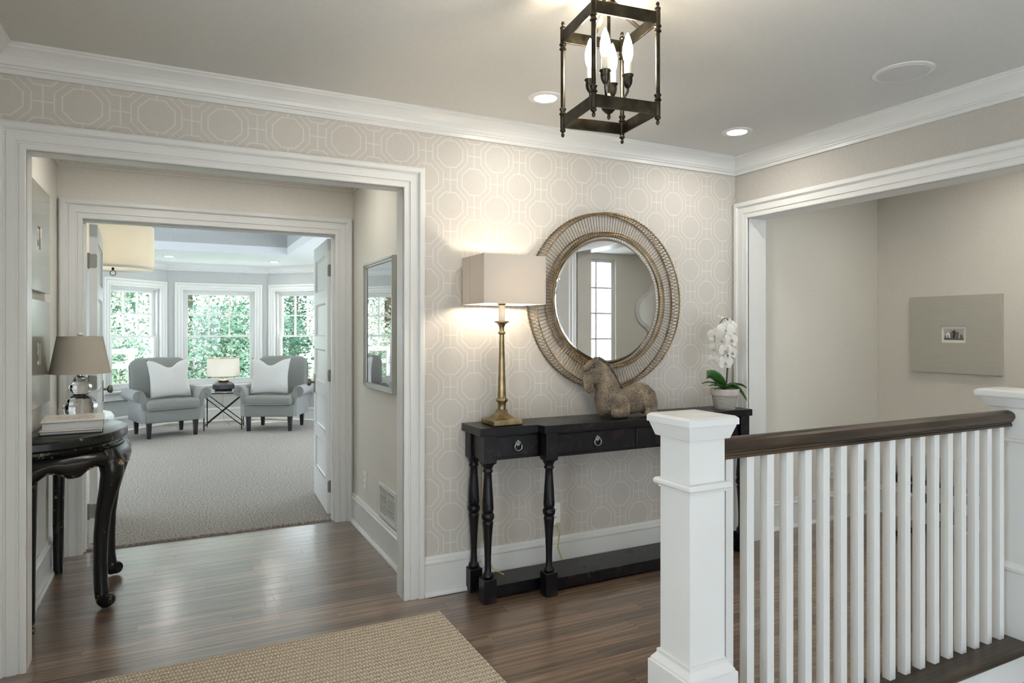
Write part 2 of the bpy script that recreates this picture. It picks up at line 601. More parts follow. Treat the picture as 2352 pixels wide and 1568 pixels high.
        for i in range(len(us) - 1):
            for j in range(len(ws) - 1):
                if not solid(i, j):
                    continue
                fs.append((V(i, j, 0), V(i + 1, j, 0), V(i + 1, j + 1, 0), V(i, j + 1, 0)))
                fs.append((V(i, j, 1), V(i, j + 1, 1), V(i + 1, j + 1, 1), V(i + 1, j, 1)))
                if not solid(i - 1, j):
                    fs.append((V(i, j, 0), V(i, j + 1, 0), V(i, j + 1, 1), V(i, j, 1)))
                if not solid(i + 1, j):
                    fs.append((V(i + 1, j, 0), V(i + 1, j, 1), V(i + 1, j + 1, 1), V(i + 1, j + 1, 0)))
                if not solid(i, j - 1):
                    fs.append((V(i, j, 0), V(i, j, 1), V(i + 1, j, 1), V(i + 1, j, 0)))
                if not solid(i, j + 1):
                    fs.append((V(i, j + 1, 0), V(i + 1, j + 1, 0), V(i + 1, j + 1, 1), V(i, j + 1, 1)))
        return s.add(vs, fs, False, M_)
    def build(s, name, mat, parent=None, bevel=0, seg=2, subsurf=0, world=True, fix=True, angle=38):
        me = bpy.data.meshes.new(name)
        off = Vector((0, 0, 0))
        if parent is not None and world:
            off = origin(parent)
        me.from_pydata([v - off for v in s.v], [], s.f)
        if any(s.sm):
            me.polygons.foreach_set('use_smooth', s.sm)
        if fix:
            bm = bmesh.new()
            bm.from_mesh(me)
            bmesh.ops.recalc_face_normals(bm, faces=bm.faces)
            bm.to_mesh(me)
            bm.free()
        if any(s.sm) and angle:
            me.set_sharp_from_angle(angle=R(angle))
        me.update()
        o = bpy.data.objects.new(name, me)
        COL.objects.link(o)
        me.materials.append(M[mat] if isinstance(mat, str) else mat)
        if parent is not None:
            o.parent = parent
        if bevel:
            b = o.modifiers.new('bevel', 'BEVEL')
            b.width = bevel
            b.segments = seg
            b.limit_method = 'ANGLE'
            b.angle_limit = R(40)
            if seg > 2:
                me.polygons.foreach_set('use_smooth', [True] * len(me.polygons))
        if subsurf:
            b = o.modifiers.new('subsurf', 'SUBSURF')
            b.levels = b.render_levels = subsurf
        return o

def origin(o):
    v = Vector((0, 0, 0))
    while o is not None:
        v = v + o.location
        o = o.parent
    return v

def tag(o, label=None, cat=None, group=None, kind=None):
    if label: o['label'] = label
    if cat: o['category'] = cat
    if group: o['group'] = group
    if kind: o['kind'] = kind
    return o
def thing(name, label, cat, loc=(0, 0, 0), rotz=0, group=None, kind=None):
    o = bpy.data.objects.new(name, None)
    o.empty_display_size = 0.1
    COL.objects.link(o)
    o.location = loc
    o.rotation_euler = (0, 0, rotz)
    return tag(o, label, cat, group, kind)
def struct(name, mb, mat, label, cat, **kw):
    o = mb.build(name, mat, **kw)
    return tag(o, label, cat, None, 'structure')
def copy_tree(o, parent=None):
    c = o.copy()
    COL.objects.link(c)
    c.parent = parent
    for ch in list(o.children):
        copy_tree(ch, c)
    return c
def TM(loc, rz=0, rx=0, ry=0):
    return Matrix.Translation(Vector(loc)) @ Matrix.Rotation(rz, 4, 'Z') @ Matrix.Rotation(ry, 4, 'Y') @ Matrix.Rotation(rx, 4, 'X')
def arc(c, r, a0, a1, n):
    return [(c[0] + r * math.cos(R(a0 + (a1 - a0) * i / n)), c[1] + r * math.sin(R(a0 + (a1 - a0) * i / n))) for i in range(n + 1)]

# ================================================================ THE SETTING
CZ = 2.478            # hall ceiling
WY = 3.245            # face of the papered wall
XL, XR = -0.66, 3.28  # hall side walls
YB = -3.0             # rear wall of the hall
SB = -1.6             # rear wall of the side room

CAS = [(0, 0), (0, .014), (.004, .018), (.022, .018), (.025, .013), (.031, .013), (.034, .020), (.064, .020),
       (.067, .015), (.073, .015), (.077, .024), (.082, .030), (.100, .030), (.107, .026), (.107, 0)]
CROWN = [(0, 0), (.088, 0), (.088, .008), (.080, .012), (.080, .020), (.072, .024), (.060, .032), (.046, .045), (.036, .060),
         (.031, .074), (.024, .077), (.024, .085), (.015, .088), (.015, .106), (0, .106)]
BASE = [(0, 0), (.032, 0), (.032, .008), (.026, .019), (.016, .022), (.016, .158), (.020, .163), (.020, .172), (.012, .178), (.012, .186), (.007, .200), (0, .200)]

def U(x0, x1, z1, y):
    return [(x1, y, 0), (x1, y, z1), (x0, y, z1), (x0, y, 0)]
def jamb_prof(t):
    return [(0, -t), (0, .006), (.016, .006), (.016, -t)]

# ---- floors
FL = MB()
FL.panel(3.43 - XL, 4.86 - YB, .18, [(1.60 - XL, 3.32 - XL, 0.0, 1.60 - YB)], Matrix.Translation((XL, YB, -.016)) @ Matrix(((1, 0, 0, 0), (0, 0, 1, 0), (0, -1, 0, 0), (0, 0, 0, 1))))
floor = struct('floor', FL, 'dark_oak', 'dark stained oak strip floor of the hall and passage', 'floor')
FR = MB().box(3.43, 6.8, SB, 3.25, -.196, -.016)
floor_side = struct('floor_side_room', FR, 'dark_oak', 'dark oak floor of the side room beyond the balustrade', 'floor')

PLANKS = {}
def plank(x0, x1, y0, y1, parent):
    L, Wd = round(x1 - x0, 3), round(y1 - y0, 4)
    if L < .02:
        return
    key = (L, Wd)
    if key not in PLANKS:
        e, c = .00015, .0006
        me = bpy.data.meshes.new('plank')
        vs = [(e, e, -.018), (L - e, e, -.018), (L - e, Wd - e, -.018), (e, Wd - e, -.018),
              (e, e, -.0006), (L - e, e, -.0006), (L - e, Wd - e, -.0006), (e, Wd - e, -.0006),
              (c, c, 0), (L - c, c, 0), (L - c, Wd - c, 0), (c, Wd - c, 0)]
        fs = [(8, 9, 10, 11)]
        for a in (0, 4):
            for j in range(4):
                k = (j + 1) % 4
                fs.append((a + j, a + k, a + 4 + k, a + 4 + j))
        me.from_pydata(vs, [], fs)
        me.materials.append(M['dark_oak'])
        PLANKS[key] = me
    o = bpy.data.objects.new('plank', PLANKS[key])
    COL.objects.link(o)
    o.location = (x0, y0, 0)
    o.parent = parent
PW = 0.0825
def lay(xa, xb, ya, yb, parent, seed):
    rnd = random.Random(seed)
    y = ya
    while y < yb - .01:
        y1 = min(y + PW, yb)
        x = xa
        first = True
        while x < xb - .001:
            ln = rnd.choice((.5, .75, 1.0, 1.25, 1.5, 1.75)) * (rnd.uniform(.2, 1) if first else 1)
            ln = round(ln / .05) * .05 + .05
            first = False
            x1 = x + ln
            if xb - x1 < .12:
                x1 = xb
            plank(x, x1, y, y1, parent)
            x = x1
        y = y1
lay(XL, 1.60, 1.635, 2.21, floor, 3)
lay(1.60, 3.43, 1.70, 2.21, floor, 4)
lay(XL, 3.43, 2.21, 3.2, floor, 5)
lay(-.66, 1.15, 3.2, 4.85, floor, 6)
lay(3.43, 4.737, 1.70, 3.25, floor_side, 8)

nz = MB()
prof = [(1.70, -.02), (1.70, 0.0)] + [(1.560 + .016 * math.cos(R(a)), -.016 + .016 * math.sin(R(a))) for a in range(90, 271, 20)]
nz.add([(1.565, y, z) for y, z in prof] + [(3.32, y, z) for y, z in prof],
       [tuple(range(len(prof))), tuple(reversed(range(len(prof), 2 * len(prof))))] +
       [(i, (i + 1) % len(prof), len(prof) + (i + 1) % len(prof), len(prof) + i) for i in range(len(prof))])
struct('trim_nosing', nz, 'rail_oak', 'dark oak landing edge with rounded nosing under the balusters', 'trim')
sk = MB().box(1.42, 3.32, 1.575, 1.60, -.165, -.034)
struct('trim_stair_skirt', sk, 'trim_white', 'white skirt board below the landing edge', 'trim')
sw = MB().box(1.42, 3.43, 1.60, 1.70, -2.6, -.034)
struct('wall_stairwell_back', sw, 'wall_paint', 'pale wall below the landing in the stairwell', 'wall')
struct('wall_stairwell_side', MB().box(3.33, 3.43, YB, 1.60, -2.6, -.016), 'wall_paint', 'pale side wall of the stairwell', 'wall')
struct('wall_stairwell_near', MB().box(1.50, 1.60, YB, 1.54, -2.6, -.2), 'wall_paint', 'pale wall of the stairwell below the hall floor', 'wall')
struct('floor_lower', MB().box(1.5, 3.43, YB, 1.7, -2.7, -2.6), 'carpet', 'lower floor at the foot of the stairwell', 'floor')
st = thing('staircase', 'stair treads going down beside the balustrade', 'stairs', (1.6, 0, 0), kind='structure')
for i in range(6):
    MB().box(1.6 + .26 * i, 1.6 + .26 * (i + 1) + .02, -.75, .40, -.19 * (i + 1) - .03, -.19 * (i + 1)).build('tread', 'dark_oak', st, bevel=.006)

# ---- papered wall and the cased opening
OX0, OX1, OZ = -0.535, 1.02, 2.08
wl = MB().panel(3.43 - XL, CZ, .101, [(OX0 - .012 - XL, OX1 + .012 - XL, -1, OZ + .012)], Matrix.Translation((XL, WY, 0)))
wall_papered = struct('wall_back', wl, 'wallpaper', 'wall papered with pale octagon lattice on greige linen', 'wall')
wall_papered.data.materials.append(M['wall_paint'])
for p in wall_papered.data.polygons:
    if p.normal.y > -.5:
        p.material_index = 1
struct('trim_1', MB().sweep(U(OX0, OX1, OZ, WY), CAS, (0, -1, 0)), 'trim_white', 'wide white stepped casing around the left cased opening', 'trim')
struct('trim_2', MB().sweep(U(OX0, OX1, OZ, WY), jamb_prof(.105), (0, -1, 0)), 'trim_white', 'white jamb lining inside the left cased opening', 'trim')
struct('trim_3', MB().sweep([(XR, YB, CZ), (XR, WY, CZ), (XL, WY, CZ), (XL, YB, CZ)], CROWN, (0, 0, -1)), 'trim_white', 'white crown moulding around the hall ceiling', 'trim')
struct('baseboard_back', MB().sweep([(OX1 + .108, WY, 0), (XR, WY, 0), (XR, 3.236, 0)], BASE, (0, 0, 1)), 'trim_white', 'tall white baseboard under the papered wall', 'baseboard')
wlm = Matrix.Translation((XL - .1, YB, 0)) @ Matrix(((0, -1, 0, .1), (1, 0, 0, 0), (0, 0, 1, 0), (0, 0, 0, 1)))
struct('wall_left', MB().panel(WY - YB, CZ, .1, [(.25 - YB, 1.25 - YB, .35, 2.2)], wlm), 'wall_paint', 'greige left wall of the hall', 'wall')
struct('ceiling', MB().box(XL - .1, 3.43, YB - .1, WY + .1, CZ, CZ + .1), 'ceiling_paint', 'pale painted hall ceiling', 'ceiling')

# rear wall of the hall with the glazed entry
rw = MB().panel(3.53 - XL, CZ, .12, [(-.34 - XL, 1.50 - XL, -1, 2.3)], Matrix.Translation((XL - .1, YB - .12, 0)))
struct('wall_rear', rw, 'wall_paint', 'hall wall behind the viewer around the glazed entry', 'wall')
def glazed(name, u0, u1, z0, z1, y, cols, rows, label, bar=.022, fr=.06):
    w = thing(name, label, 'window', (u0, y, z0), kind='structure')
    holes = []
    MB().panel(u1 - u0, z1 - z0, .045, [(fr, u1 - u0 - fr, fr, z1 - z0 - fr)], Matrix.Translation((u0, y, z0))).build('frame', 'trim_white', w)
    iw, ih = u1 - u0 - 2 * fr, z1 - z0 - 2 * fr
    for i in range(1, cols):
        x = u0 + fr + iw * i / cols
        MB().box(x - bar / 2, x + bar / 2, y + .008, y + .034, z0 + fr, z1 - fr).build('muntin', 'trim_white', w)
    for i in range(1, rows):
        z = z0 + fr + ih * i / rows
        MB().box(u0 + fr, u1 - fr, y + .010, y + .032, z - bar / 2, z + bar / 2).build('muntin', 'trim_white', w)
    MB().box(u0 + fr - .005, u1 - fr + .005, y + .018, y + .023, z0 + fr - .005, z1 - fr + .005).build('pane', 'window_glass', w)
    return w
glazed('window_4', -.44, .40, .02, 2.3, YB - .09, 2, 5, 'glazed side light of the entry behind the viewer, by the left wall')
glazed('door_1', .40, 1.40, .02, 2.3, YB - .09, 3, 5, 'glazed entry door behind the viewer')
wx = glazed('window_6', 0, 1.0, .35, 2.2, 0, 2, 4, 'window in the left hall wall beside the viewer')
wx.location = (XL - .03, .25, .35)
wx.rotation_euler = (0, 0, R(90))

# ---- right wall, opening and half wall
RY0, RY1 = 1.22, 3.127
rwm = Matrix.Translation((XR, YB, 0)) @ Matrix(((0, -1, 0, .15), (1, 0, 0, 0), (0, 0, 1, 0), (0, 0, 0, 1)))
rwl = MB().panel(WY - YB, CZ, .15, [(RY0 - .012 - YB, RY1 + .012 - YB, -1, OZ + .012)], rwm)
struct('wall_right', rwl, 'taupe_paint', 'greige right wall above the wide cased opening', 'wall')
ru = [(XR, RY0, 0), (XR, RY0, OZ), (XR, RY1, OZ), (XR, RY1, 0)]
struct('trim_4', MB().sweep(ru, CAS, (-1, 0, 0)), 'trim_white', 'white stepped casing around the wide right opening', 'trim')
struct('trim_5', MB().sweep(ru, jamb_prof(.152), (-1, 0, 0)), 'trim_white', 'white jamb lining of the wide right opening', 'trim')
hw = thing('wall_half', 'white capped half wall that the handrail runs into', 'half wall', (3.37, 1.48, 0), kind='structure')
MB().box(3.32, 3.43, 1.236, 1.73, 0, 1.035).build('body', 'trim_white', hw)
def cap_rect(x0, x1, y0, y1):
    mb = MB()
    def rg(e, z):
        return [(x0 - e, y0 - e, z), (x1 + e, y0 - e, z), (x1 + e, y1 + e, z), (x0 - e, y1 + e, z)]
    vs, fs = [], []
    L = [(.012, 1.02), (.034, 1.062), (.034, 1.066), (.045, 1.066), (.045, 1.088), (.030, 1.096)]
    for e, z in L:
        vs += rg(e, z)
    for i in range(len(L) - 1):
        for j in range(4):
            a, b = i * 4 + j, i * 4 + (j + 1) % 4
            fs.append((a, b, b + 4, a + 4))
    fs += [(3, 2, 1, 0), tuple(range(len(vs) - 4, len(vs)))]
    return mb.add(vs, fs)
cap_rect(3.32, 3.43, 1.285, 1.73).build('cap', 'trim_white', hw)
MB().sweep([(3.32, 1.73, .29), (3.32, 1.236, .29)], [(0, 0), (.014, 0), (.018, .006), (.018, .018), (.010, .030), (.005, .040), (0, .040)], (0, 0, 1)).build('base_cap', 'trim_white', hw)
MB().sweep([(3.32, 1.73, .0), (3.32, 1.236, .0)], [(0, 0), (.010, 0), (.010, .292), (0, .292)], (0, 0, 1)).build('base_board', 'trim_white', hw)
MB().sweep([(3.32, 1.73, .865), (3.32, 1.236, .865)], [(0, 0), (.006, 0), (.010, .006), (.006, .014), (0, .016)], (0, 0, 1)).build('collar', 'trim_white', hw)

# ---- side room beyond the right opening
struct('wall_side_room_back', MB().box(3.43, 4.84, 3.25, 3.35, 0, CZ), 'cream_paint', 'greige end wall seen through the right opening', 'wall')
struct('wall_side_room_right', MB().box(4.737, 4.84, .9, 3.25, 0, CZ), 'cream_paint', 'greige wall carrying the small framed engraving', 'wall')
struct('wall_side_room_return', MB().box(4.84, 6.8, .9, 1.0, 0, CZ), 'cream_paint', 'greige return wall of the side room', 'wall')
struct('wall_side_room_far', MB().box(6.8, 6.9, SB, 1.0, 0, CZ), 'cream_paint', 'greige far wall of the side room', 'wall')
struct('ceiling_side_room', MB().box(3.43, 6.9, SB - .1, 3.35, CZ, CZ + .1), 'ceiling_paint', 'pale ceiling of the side room', 'ceiling')
struct('baseboard_side_room', MB().sweep([(3.43, 3.25, 0), (4.737, 3.25, 0), (4.737, .9, 0)], BASE, (0, 0, 1)), 'trim_white', 'white baseboard around the side room', 'baseboard')
srw = MB().panel(3.47, CZ, .12, [(.90, 2.30, .45, 2.40)], Matrix.Translation((3.43, SB - .12, 0)))
struct('wall_side_room_rear', srw, 'cream_paint', 'side room wall with the window seen in the round mirror', 'wall')
glazed('window_7', 4.33, 5.73, .45, 2.40, SB - .09, 5, 5, 'bright window reflected in the round mirror', fr=.05)

# ---- passage (vestibule) between hall and sun room
VX0, VX1, VY = -0.64, 1.135, 4.79
struct('wall_passage_right', MB().box(VX1, VX1 + .1, WY + .101, VY + .13, 0, 2.43), 'cream_paint', 'pale right wall of the passage with picture and vent', 'wall')
struct('wall_passage_left', MB().box(VX0 - .1, VX0, WY + .101, VY + .13, 0, 2.43), 'cream_paint', 'pale left wall of the passage behind the half-round table', 'wall')
struct('ceiling_passage', MB().box(VX0 - .1, VX1 + .1, WY + .101, VY + .13, 2.43, 2.53), 'ceiling_paint', 'ceiling of the passage', 'ceiling')
DX0, DX1, DZ = -0.511, 1.003, 2.04
pb = MB().panel(VX1 - VX0, 2.43, .13, [(DX0 - .012 - VX0, DX1 + .012 - VX0, -1, DZ + .012)], Matrix.Translation((VX0, VY, 0)))
struct('wall_passage_back', pb, 'cream_paint', 'greige wall above the double doorway', 'wall')
CAS2 = [(a * 1.1, b) for a, b in CAS]
struct('trim_6', MB().sweep(U(DX0, DX1, DZ, VY), CAS2, (0, -1, 0)), 'trim_white', 'white stepped casing around the double doorway', 'trim')
dj = [(0, -.132), (0, -.075), (-.012, -.075), (-.012, -.04), (0, -.04), (0, .006), (.016, .006), (.016, -.132)]
struct('trim_7', MB().sweep(U(DX0, DX1, DZ, VY), dj, (0, -1, 0)), 'trim_white', 'white rebated jamb of the double doorway', 'trim')
CR2 = [(a * .6, b * .75) for a, b in CROWN]
struct('trim_8', MB().sweep([(VX1, WY + .102, 2.43), (VX1, VY, 2.43), (VX0, VY, 2.43), (VX0, WY + .102, 2.43)], CR2, (0, 0, -1)), 'cream_paint', 'narrow crown moulding of the passage', 'trim')
struct('baseboard_passage_right', MB().sweep([(VX1, VY, 0), (VX1, WY + .1, 0)], BASE, (0, 0, 1)), 'trim_white', 'tall white baseboard on the right of the passage', 'baseboard')
struct('baseboard_passage_left', MB().sweep([(VX0, WY + .1, 0), (VX0, VY, 0)], BASE, (0, 0, 1)), 'trim_white', 'tall white baseboard under the half-round table', 'baseboard')

# ---- sun room
SX0, SX1, SY0, SY1, SZ = -2.2, 3.0, 4.92, 10.82, 2.34
B0, B1 = (-.13, SY1), (1.262, SY1)
bt = 1.05 * math.sqrt(.5)
BL, BR = (B0[0] - bt, SY1 - bt), (B1[0] + bt, SY1 - bt)
BAYP = [(BL[0] - .1, BL[1]), (BR[0] + .1, BR[1]), (B1[0] + .06, SY1 + .15), (B0[0] - .06, SY1 + .15)]
cp = MB().box(SX0, SX1, 4.925, BL[1], -.1, .012).box(-.53, 1.02, 4.84, 4.925, -.018, .012).prism(BAYP, -.1, .012)
struct('floor_sunroom', cp, 'carpet', 'grey loop pile carpet of the bay window room', 'carpet')
tr = MB().panel(SX1 - SX0, BL[1] - SY0, .1, [(-1.4 - SX0, 1.285 - SX0, 5.55 - SY0, 9.06 - SY0)],
                Matrix.Translation((SX0, SY0, SZ + .1)) @ Matrix(((1, 0, 0, 0), (0, 0, 1, 0), (0, -1, 0, 0), (0, 0, 0, 1))))
tr.prism(BAYP, SZ, SZ + .1)
struct('ceiling_sunroom', tr, 'sunroom_ceiling', 'white lower ceiling with tray recess in the bay window room', 'ceiling')
ty = MB().box(-1.5, -1.4, 5.45, 9.16, SZ + .1, 2.75).box(1.285, 1.385, 5.45, 9.16, SZ + .1, 2.75).box(-1.4, 1.285, 5.45, 5.55, SZ + .1, 2.75).box(-1.4, 1.285, 9.06, 9.16, SZ + .1, 2.75)
struct('wall_tray', ty, 'sunroom_paint', 'grey upright sides of the tray ceiling recess', 'wall')
struct('ceiling_tray', MB().box(-1.5, 1.385, 5.45, 9.16, 2.75, 2.85), 'sunroom_ceiling', 'raised centre of the tray ceiling', 'ceiling')
struct('trim_9', MB().sweep([(1.285, 5.55, 2.75), (1.285, 9.06, 2.75), (-1.4, 9.06, 2.75), (-1.4, 5.55, 2.75)], CROWN, (0, 0, -1), closed=True), 'trim_white', 'crown moulding inside the tray ceiling', 'trim')
ring_path = [(SX1, SY0), (SX1, BR[1]), BR, B1, B0, BL, (SX0, BL[1]), (SX0, SY0)]
struct('trim_10', MB().sweep([(x, y, SZ) for x, y in ring_path], CROWN, (0, 0, -1)), 'trim_white', 'white crown moulding around the bay window room', 'trim')
struct('baseboard_sunroom', MB().sweep([(x, y, .012) for x, y in reversed(ring_path)], BASE, (0, 0, 1)), 'trim_white', 'white baseboard around the bay window room', 'baseboard')
srl = Matrix.Translation((SX0 - .12, SY0, 0)) @ Matrix(((0, -1, 0, .12), (1, 0, 0, 0), (0, 0, 1, 0), (0, 0, 0, 1)))
struct('wall_sunroom_left', MB().panel(BL[1] - SY0 + .12, SZ + .1, .12, [(1.0, 4.2, .5, 1.96)], srl), 'sunroom_paint', 'pale grey left wall of the bay window room', 'wall')
srr = Matrix.Translation((SX1, SY0, 0)) @ Matrix(((0, -1, 0, .12), (1, 0, 0, 0), (0, 0, 1, 0), (0, 0, 0, 1)))
struct('wall_sunroom_right', MB().panel(BR[1] - SY0 + .12, SZ + .1, .12, [(1.0, 4.2, .5, 1.96)], srr), 'sunroom_paint', 'pale grey right wall of the bay window room', 'wall')
struct('wall_sunroom_near', MB().panel(SX1 - SX0, SZ + .1, .05, [(VX0 - SX0, VX1 - SX0, -1, 2.43)], Matrix.Translation((SX0, SY0 - .05, 0))), 'sunroom_paint', 'pale grey near wall beside the double doors', 'wall')
struct('wall_sunroom_corner_left', MB().box(SX0, BL[0], BL[1], BL[1] + .12, 0, SZ + .1), 'sunroom_paint', 'short grey wall left of the bay', 'wall')
struct('wall_sunroom_corner_right', MB().box(BR[0], SX1, BR[1], BR[1] + .12, 0, SZ + .1), 'sunroom_paint', 'short grey wall right of the bay', 'wall')

def bay_window(name, wname, p0, ang, L, u0, u1, label, wlabel):
    """wall panel of length L from p0 along ang (its room side on local -y), window opening u0..u1"""
    z0, z1 = .56, 1.955
    Mx = TM((p0[0], p0[1], 0), ang)
    struct(wname, MB().panel(L, SZ + .1, .15, [(u0, u1, z0, z1)], Mx), 'sunroom_paint', wlabel, 'wall')
    w = thing(name, label, 'window', (p0[0], p0[1], 0), ang, kind='structure')
    b = lambda mb, n, m, **k: mb.build(n, m, w, world=False, **k)
    path = [(u1, 0, z0 + .0), (u1, 0, z1), (u0, 0, z1), (u0, 0, z0 + .0)]
    b(MB().sweep(path, CAS, (0, -1, 0)), 'casing', 'trim_white')
    b(MB().box(u0 - .13, u1 + .13, -.055, .06, z0 - .03, z0), 'sill', 'trim_white', bevel=.006)
    b(MB().box(u0 - .105, u1 + .105, -.02, 0, z0 - .125, z0 - .03).box(u0 - .105, u1 + .105, -.028, 0, z0 - .125, z0 - .108), 'apron', 'trim_white')
    b(MB().panel(u1 - u0, z1 - z0, .10, [(.022, u1 - u0 - .022, .022, z1 - z0 - .022)], Matrix.Translation((u0, .03, z0))), 'jamb', 'trim_white')
    a0, a1 = u0 + .022, u1 - .022
    zm = 1.262
    # upper sash (outer), lower sash (inner)
    us = b(MB().panel(a1 - a0, z1 - .022 - zm, .035, [(.045, a1 - a0 - .045, .03, z1 - .022 - zm - .045)], Matrix.Translation((a0, .085, zm))), 'sash', 'trim_white')
    ls = b(MB().panel(a1 - a0, zm + .03 - z0 - .022, .035, [(.045, a1 - a0 - .045, .065, zm + .03 - z0 - .022 - .03)], Matrix.Translation((a0, .048, z0 + .022))), 'sash', 'trim_white')
    g0, g1, h0, h1 = a0 + .045, a1 - .045, zm + .03, z1 - .022 - .045
    for i in (1, 2):
        x = g0 + (g1 - g0) * i / 3
        MB().box(x - .010, x + .010, .088, .117, h0, h1).build('muntin', 'trim_white', us, world=False)
    z = (h0 + h1) / 2
    MB().box(g0, g1, .090, .115, z - .010, z + .010).build('muntin', 'trim_white', us, world=False)
    MB().box(g0 - .004, g1 + .004, .100, .104, h0 - .004, h1 + .004).build('pane', 'window_glass', us, world=False)
    MB().box(g0 - .004, g1 + .004, .064, .068, z0 + .083, zm + .004).build('pane', 'window_glass', ls, world=False)
    xm = (a0 + a1) / 2
    MB().box(xm - .03, xm + .03, .035, .085, zm + .03, zm + .042).build('latch', 'nickel', ls, world=False, bevel=.003)
    return w
bay_window('window_1', 'wall_bay_left', BL, R(45), 1.05, .13, .93, 'left angled double-hung window of the bay with six upper panes', 'left angled wall of the bay')
bay_window('window_2', 'wall_bay_centre', B0, 0, B1[0] - B0[0], .21, 1.19, 'centre double-hung window of the bay behind the drum table lamp', 'centre wall of the bay')
bay_window('window_3', 'wall_bay_right', B1, R(-45), 1.05, .12, .92, 'right angled double-hung window of the bay partly hidden by the door', 'right angled wall of the bay')
wx = glazed('window_8_added', 0, 3.2, .5, 1.96, 0, 6, 3, 'wide window added for daylight in the bay window room, out of sight to the right')  # unseen opening added to let more daylight into the bay room
wx.location = (SX1 + .08, SY0 + 1.0, .5)
wx.rotation_euler = (0, 0, R(90))
wx = glazed('window_9_added', 0, 3.2, .5, 1.96, 0, 6, 3, 'wide window added for daylight in the bay window room, out of sight to the left')  # second unseen opening, added to brighten the bay room from the left
wx.location = (SX0 - .04, SY0 + 1.0, .5)
wx.rotation_euler = (0, 0, R(90))

# ---- double doors
def door(name, hinge, face_dir, ang, label):
    """leaf along local +x from the hinge edge; visible face on local +y*face_dir"""
    w = thing(name, label, 'door', hinge, ang, kind='structure')
    L, H, T = .745, 2.015, .044
    t0 = 0 if face_dir > 0 else -T
    hz = []
    ph = (H - .24 - .115 - 4 * .10) / 5
    z = .24
    for i in range(5):
        hz.append((.105, L - .105, z, z + ph))
        z += ph + .10
    Mx = Matrix.Translation((0, t0, .018))
    MB().panel(L, H, T, hz, Mx).build('leaf', 'trim_white', w, world=False, bevel=.0015)
    for h in hz:
        p = MB()
        p.box(h[0] - .004, h[1] + .004, t0 + .013, t0 + T - .013, h[2] + .014, h[3] + .022)
        po = p.build('panel', 'trim_white', w, world=False)
        for yy, nn in ((t0, 1), (t0 + T, -1)):
            q = [(h[0], yy, h[2] + .018), (h[1], yy, h[2] + .018), (h[1], yy, h[3] + .018), (h[0], yy, h[3] + .018)]
            if nn < 0:
                q = list(reversed(q))
            MB().sweep(q, [(0, 0), (0, -.003), (-.007, -.006), (-.012, -.013), (0, -.013)], (0, -nn, 0), closed=True).build('moulding', 'trim_white', po, world=False)
    for hzz in (.22, 1.03, 1.80):
        hg = MB()
        # leaf of the hinge on the edge of the door
        ed = [(.004, -.044), (T - .010, -.044), (T - .002, -.036), (T - .002, .036), (T - .010, .044), (.004, .044)]
        if face_dir > 0:
            ed = [(T - a, b) for a, b in ed]
        Me = Matrix.Translation((-.002, t0, hzz)) @ Matrix(((0, 0, 1, 0), (1, 0, 0, 0), (0, 1, 0, 0), (0, 0, 0, 1)))
        hg.prism(ed, 0, .003, Me)
        hgo = hg.build('hinge', 'hinge_pewter', w, world=False)
        back = t0 + T if face_dir > 0 else t0
        MB().lathe([(.0055, -.05), (.0065, -.046), (.0065, .046), (.0055, .05)], 10, (-.006, back + .004 * face_dir, hzz)).build('pin', 'hinge_pewter', hgo, world=False)
    for sd in (1, -1):
        yb = (t0 + T) if sd > 0 else t0
        kp = MB().prism([(-.026, -.075), (.026, -.075), (.03, -.065), (.03, .065), (.026, .075), (-.026, .075), (-.03, .065), (-.03, -.065)], 0, .006,
                        Matrix.Translation((L - .055, yb, .925)) @ Matrix.Rotation(R(-90 * sd), 4, 'X')).build('knob_plate', 'knob_pewter', w, world=False)
        MB().lathe([(.009, .0), (.009, .028), (.022, .032), (.029, .042), (.030, .050), (.026, .060), (.012, .065), (.001, .066)], 16, (0, 0, 0),
                   Matrix.Translation((L - .055, yb, .935)) @ Matrix.Rotation(R(-90 * sd), 4, 'X')).build('knob', 'knob_pewter', kp, world=False)
    return w
door('door_2', (.982, 4.945, 0), -1, R(87), 'right white five-panel door swung open into the bay window room')
door('door_3', (-.449, 4.945, 0), 1, R(92.5), 'left white five-panel door swung open behind the glass lamp')

# ================================================================ HALL THINGS
# ---- balustrade
rail = thing('stair_railing', 'white balustrade with square balusters under a dark oak handrail', 'railing', (2.44, 1.66, 0))
hp = []
for a, b in [(-.022, .935), (-.022, .944), (-.018, .947), (-.018, .952), (-.026, .958), (-.030, .966), (-.034, .972), (-.034, .984), (-.030, .993), (-.020, 1.000), (-.008, 1.004)]:
    hp.append((a, b))
hp = hp + [(-a, b) for a, b in reversed(hp)]
n_ = len(hp)
MB().add([(1.563, 1.66 + a, b) for a, b in hp] + [(3.318, 1.66 + a, b) for a, b in hp],
         [tuple(range(n_)), tuple(reversed(range(n_, 2 * n_)))] + [(i, (i + 1) % n_, n_ + (i + 1) % n_, n_ + i) for i in range(n_)]).build('handrail', 'rail_oak', rail)
bal = None
for i in range(18):
    x = 3.231 - .0947 * i
    if bal is None:
        bal = MB().box(-.0165, .0165, -.0165, .0165, 0, .937).build('baluster', 'trim_white', rail, world=False, bevel=.0012)
        bal.location = (x + .0165 - 2.44, 0, 0)
    else:
        c = bal.copy()
        COL.objects.link(c)
        c.parent = rail
        c.location = (x + .0165 - 2.44, 0, 0)

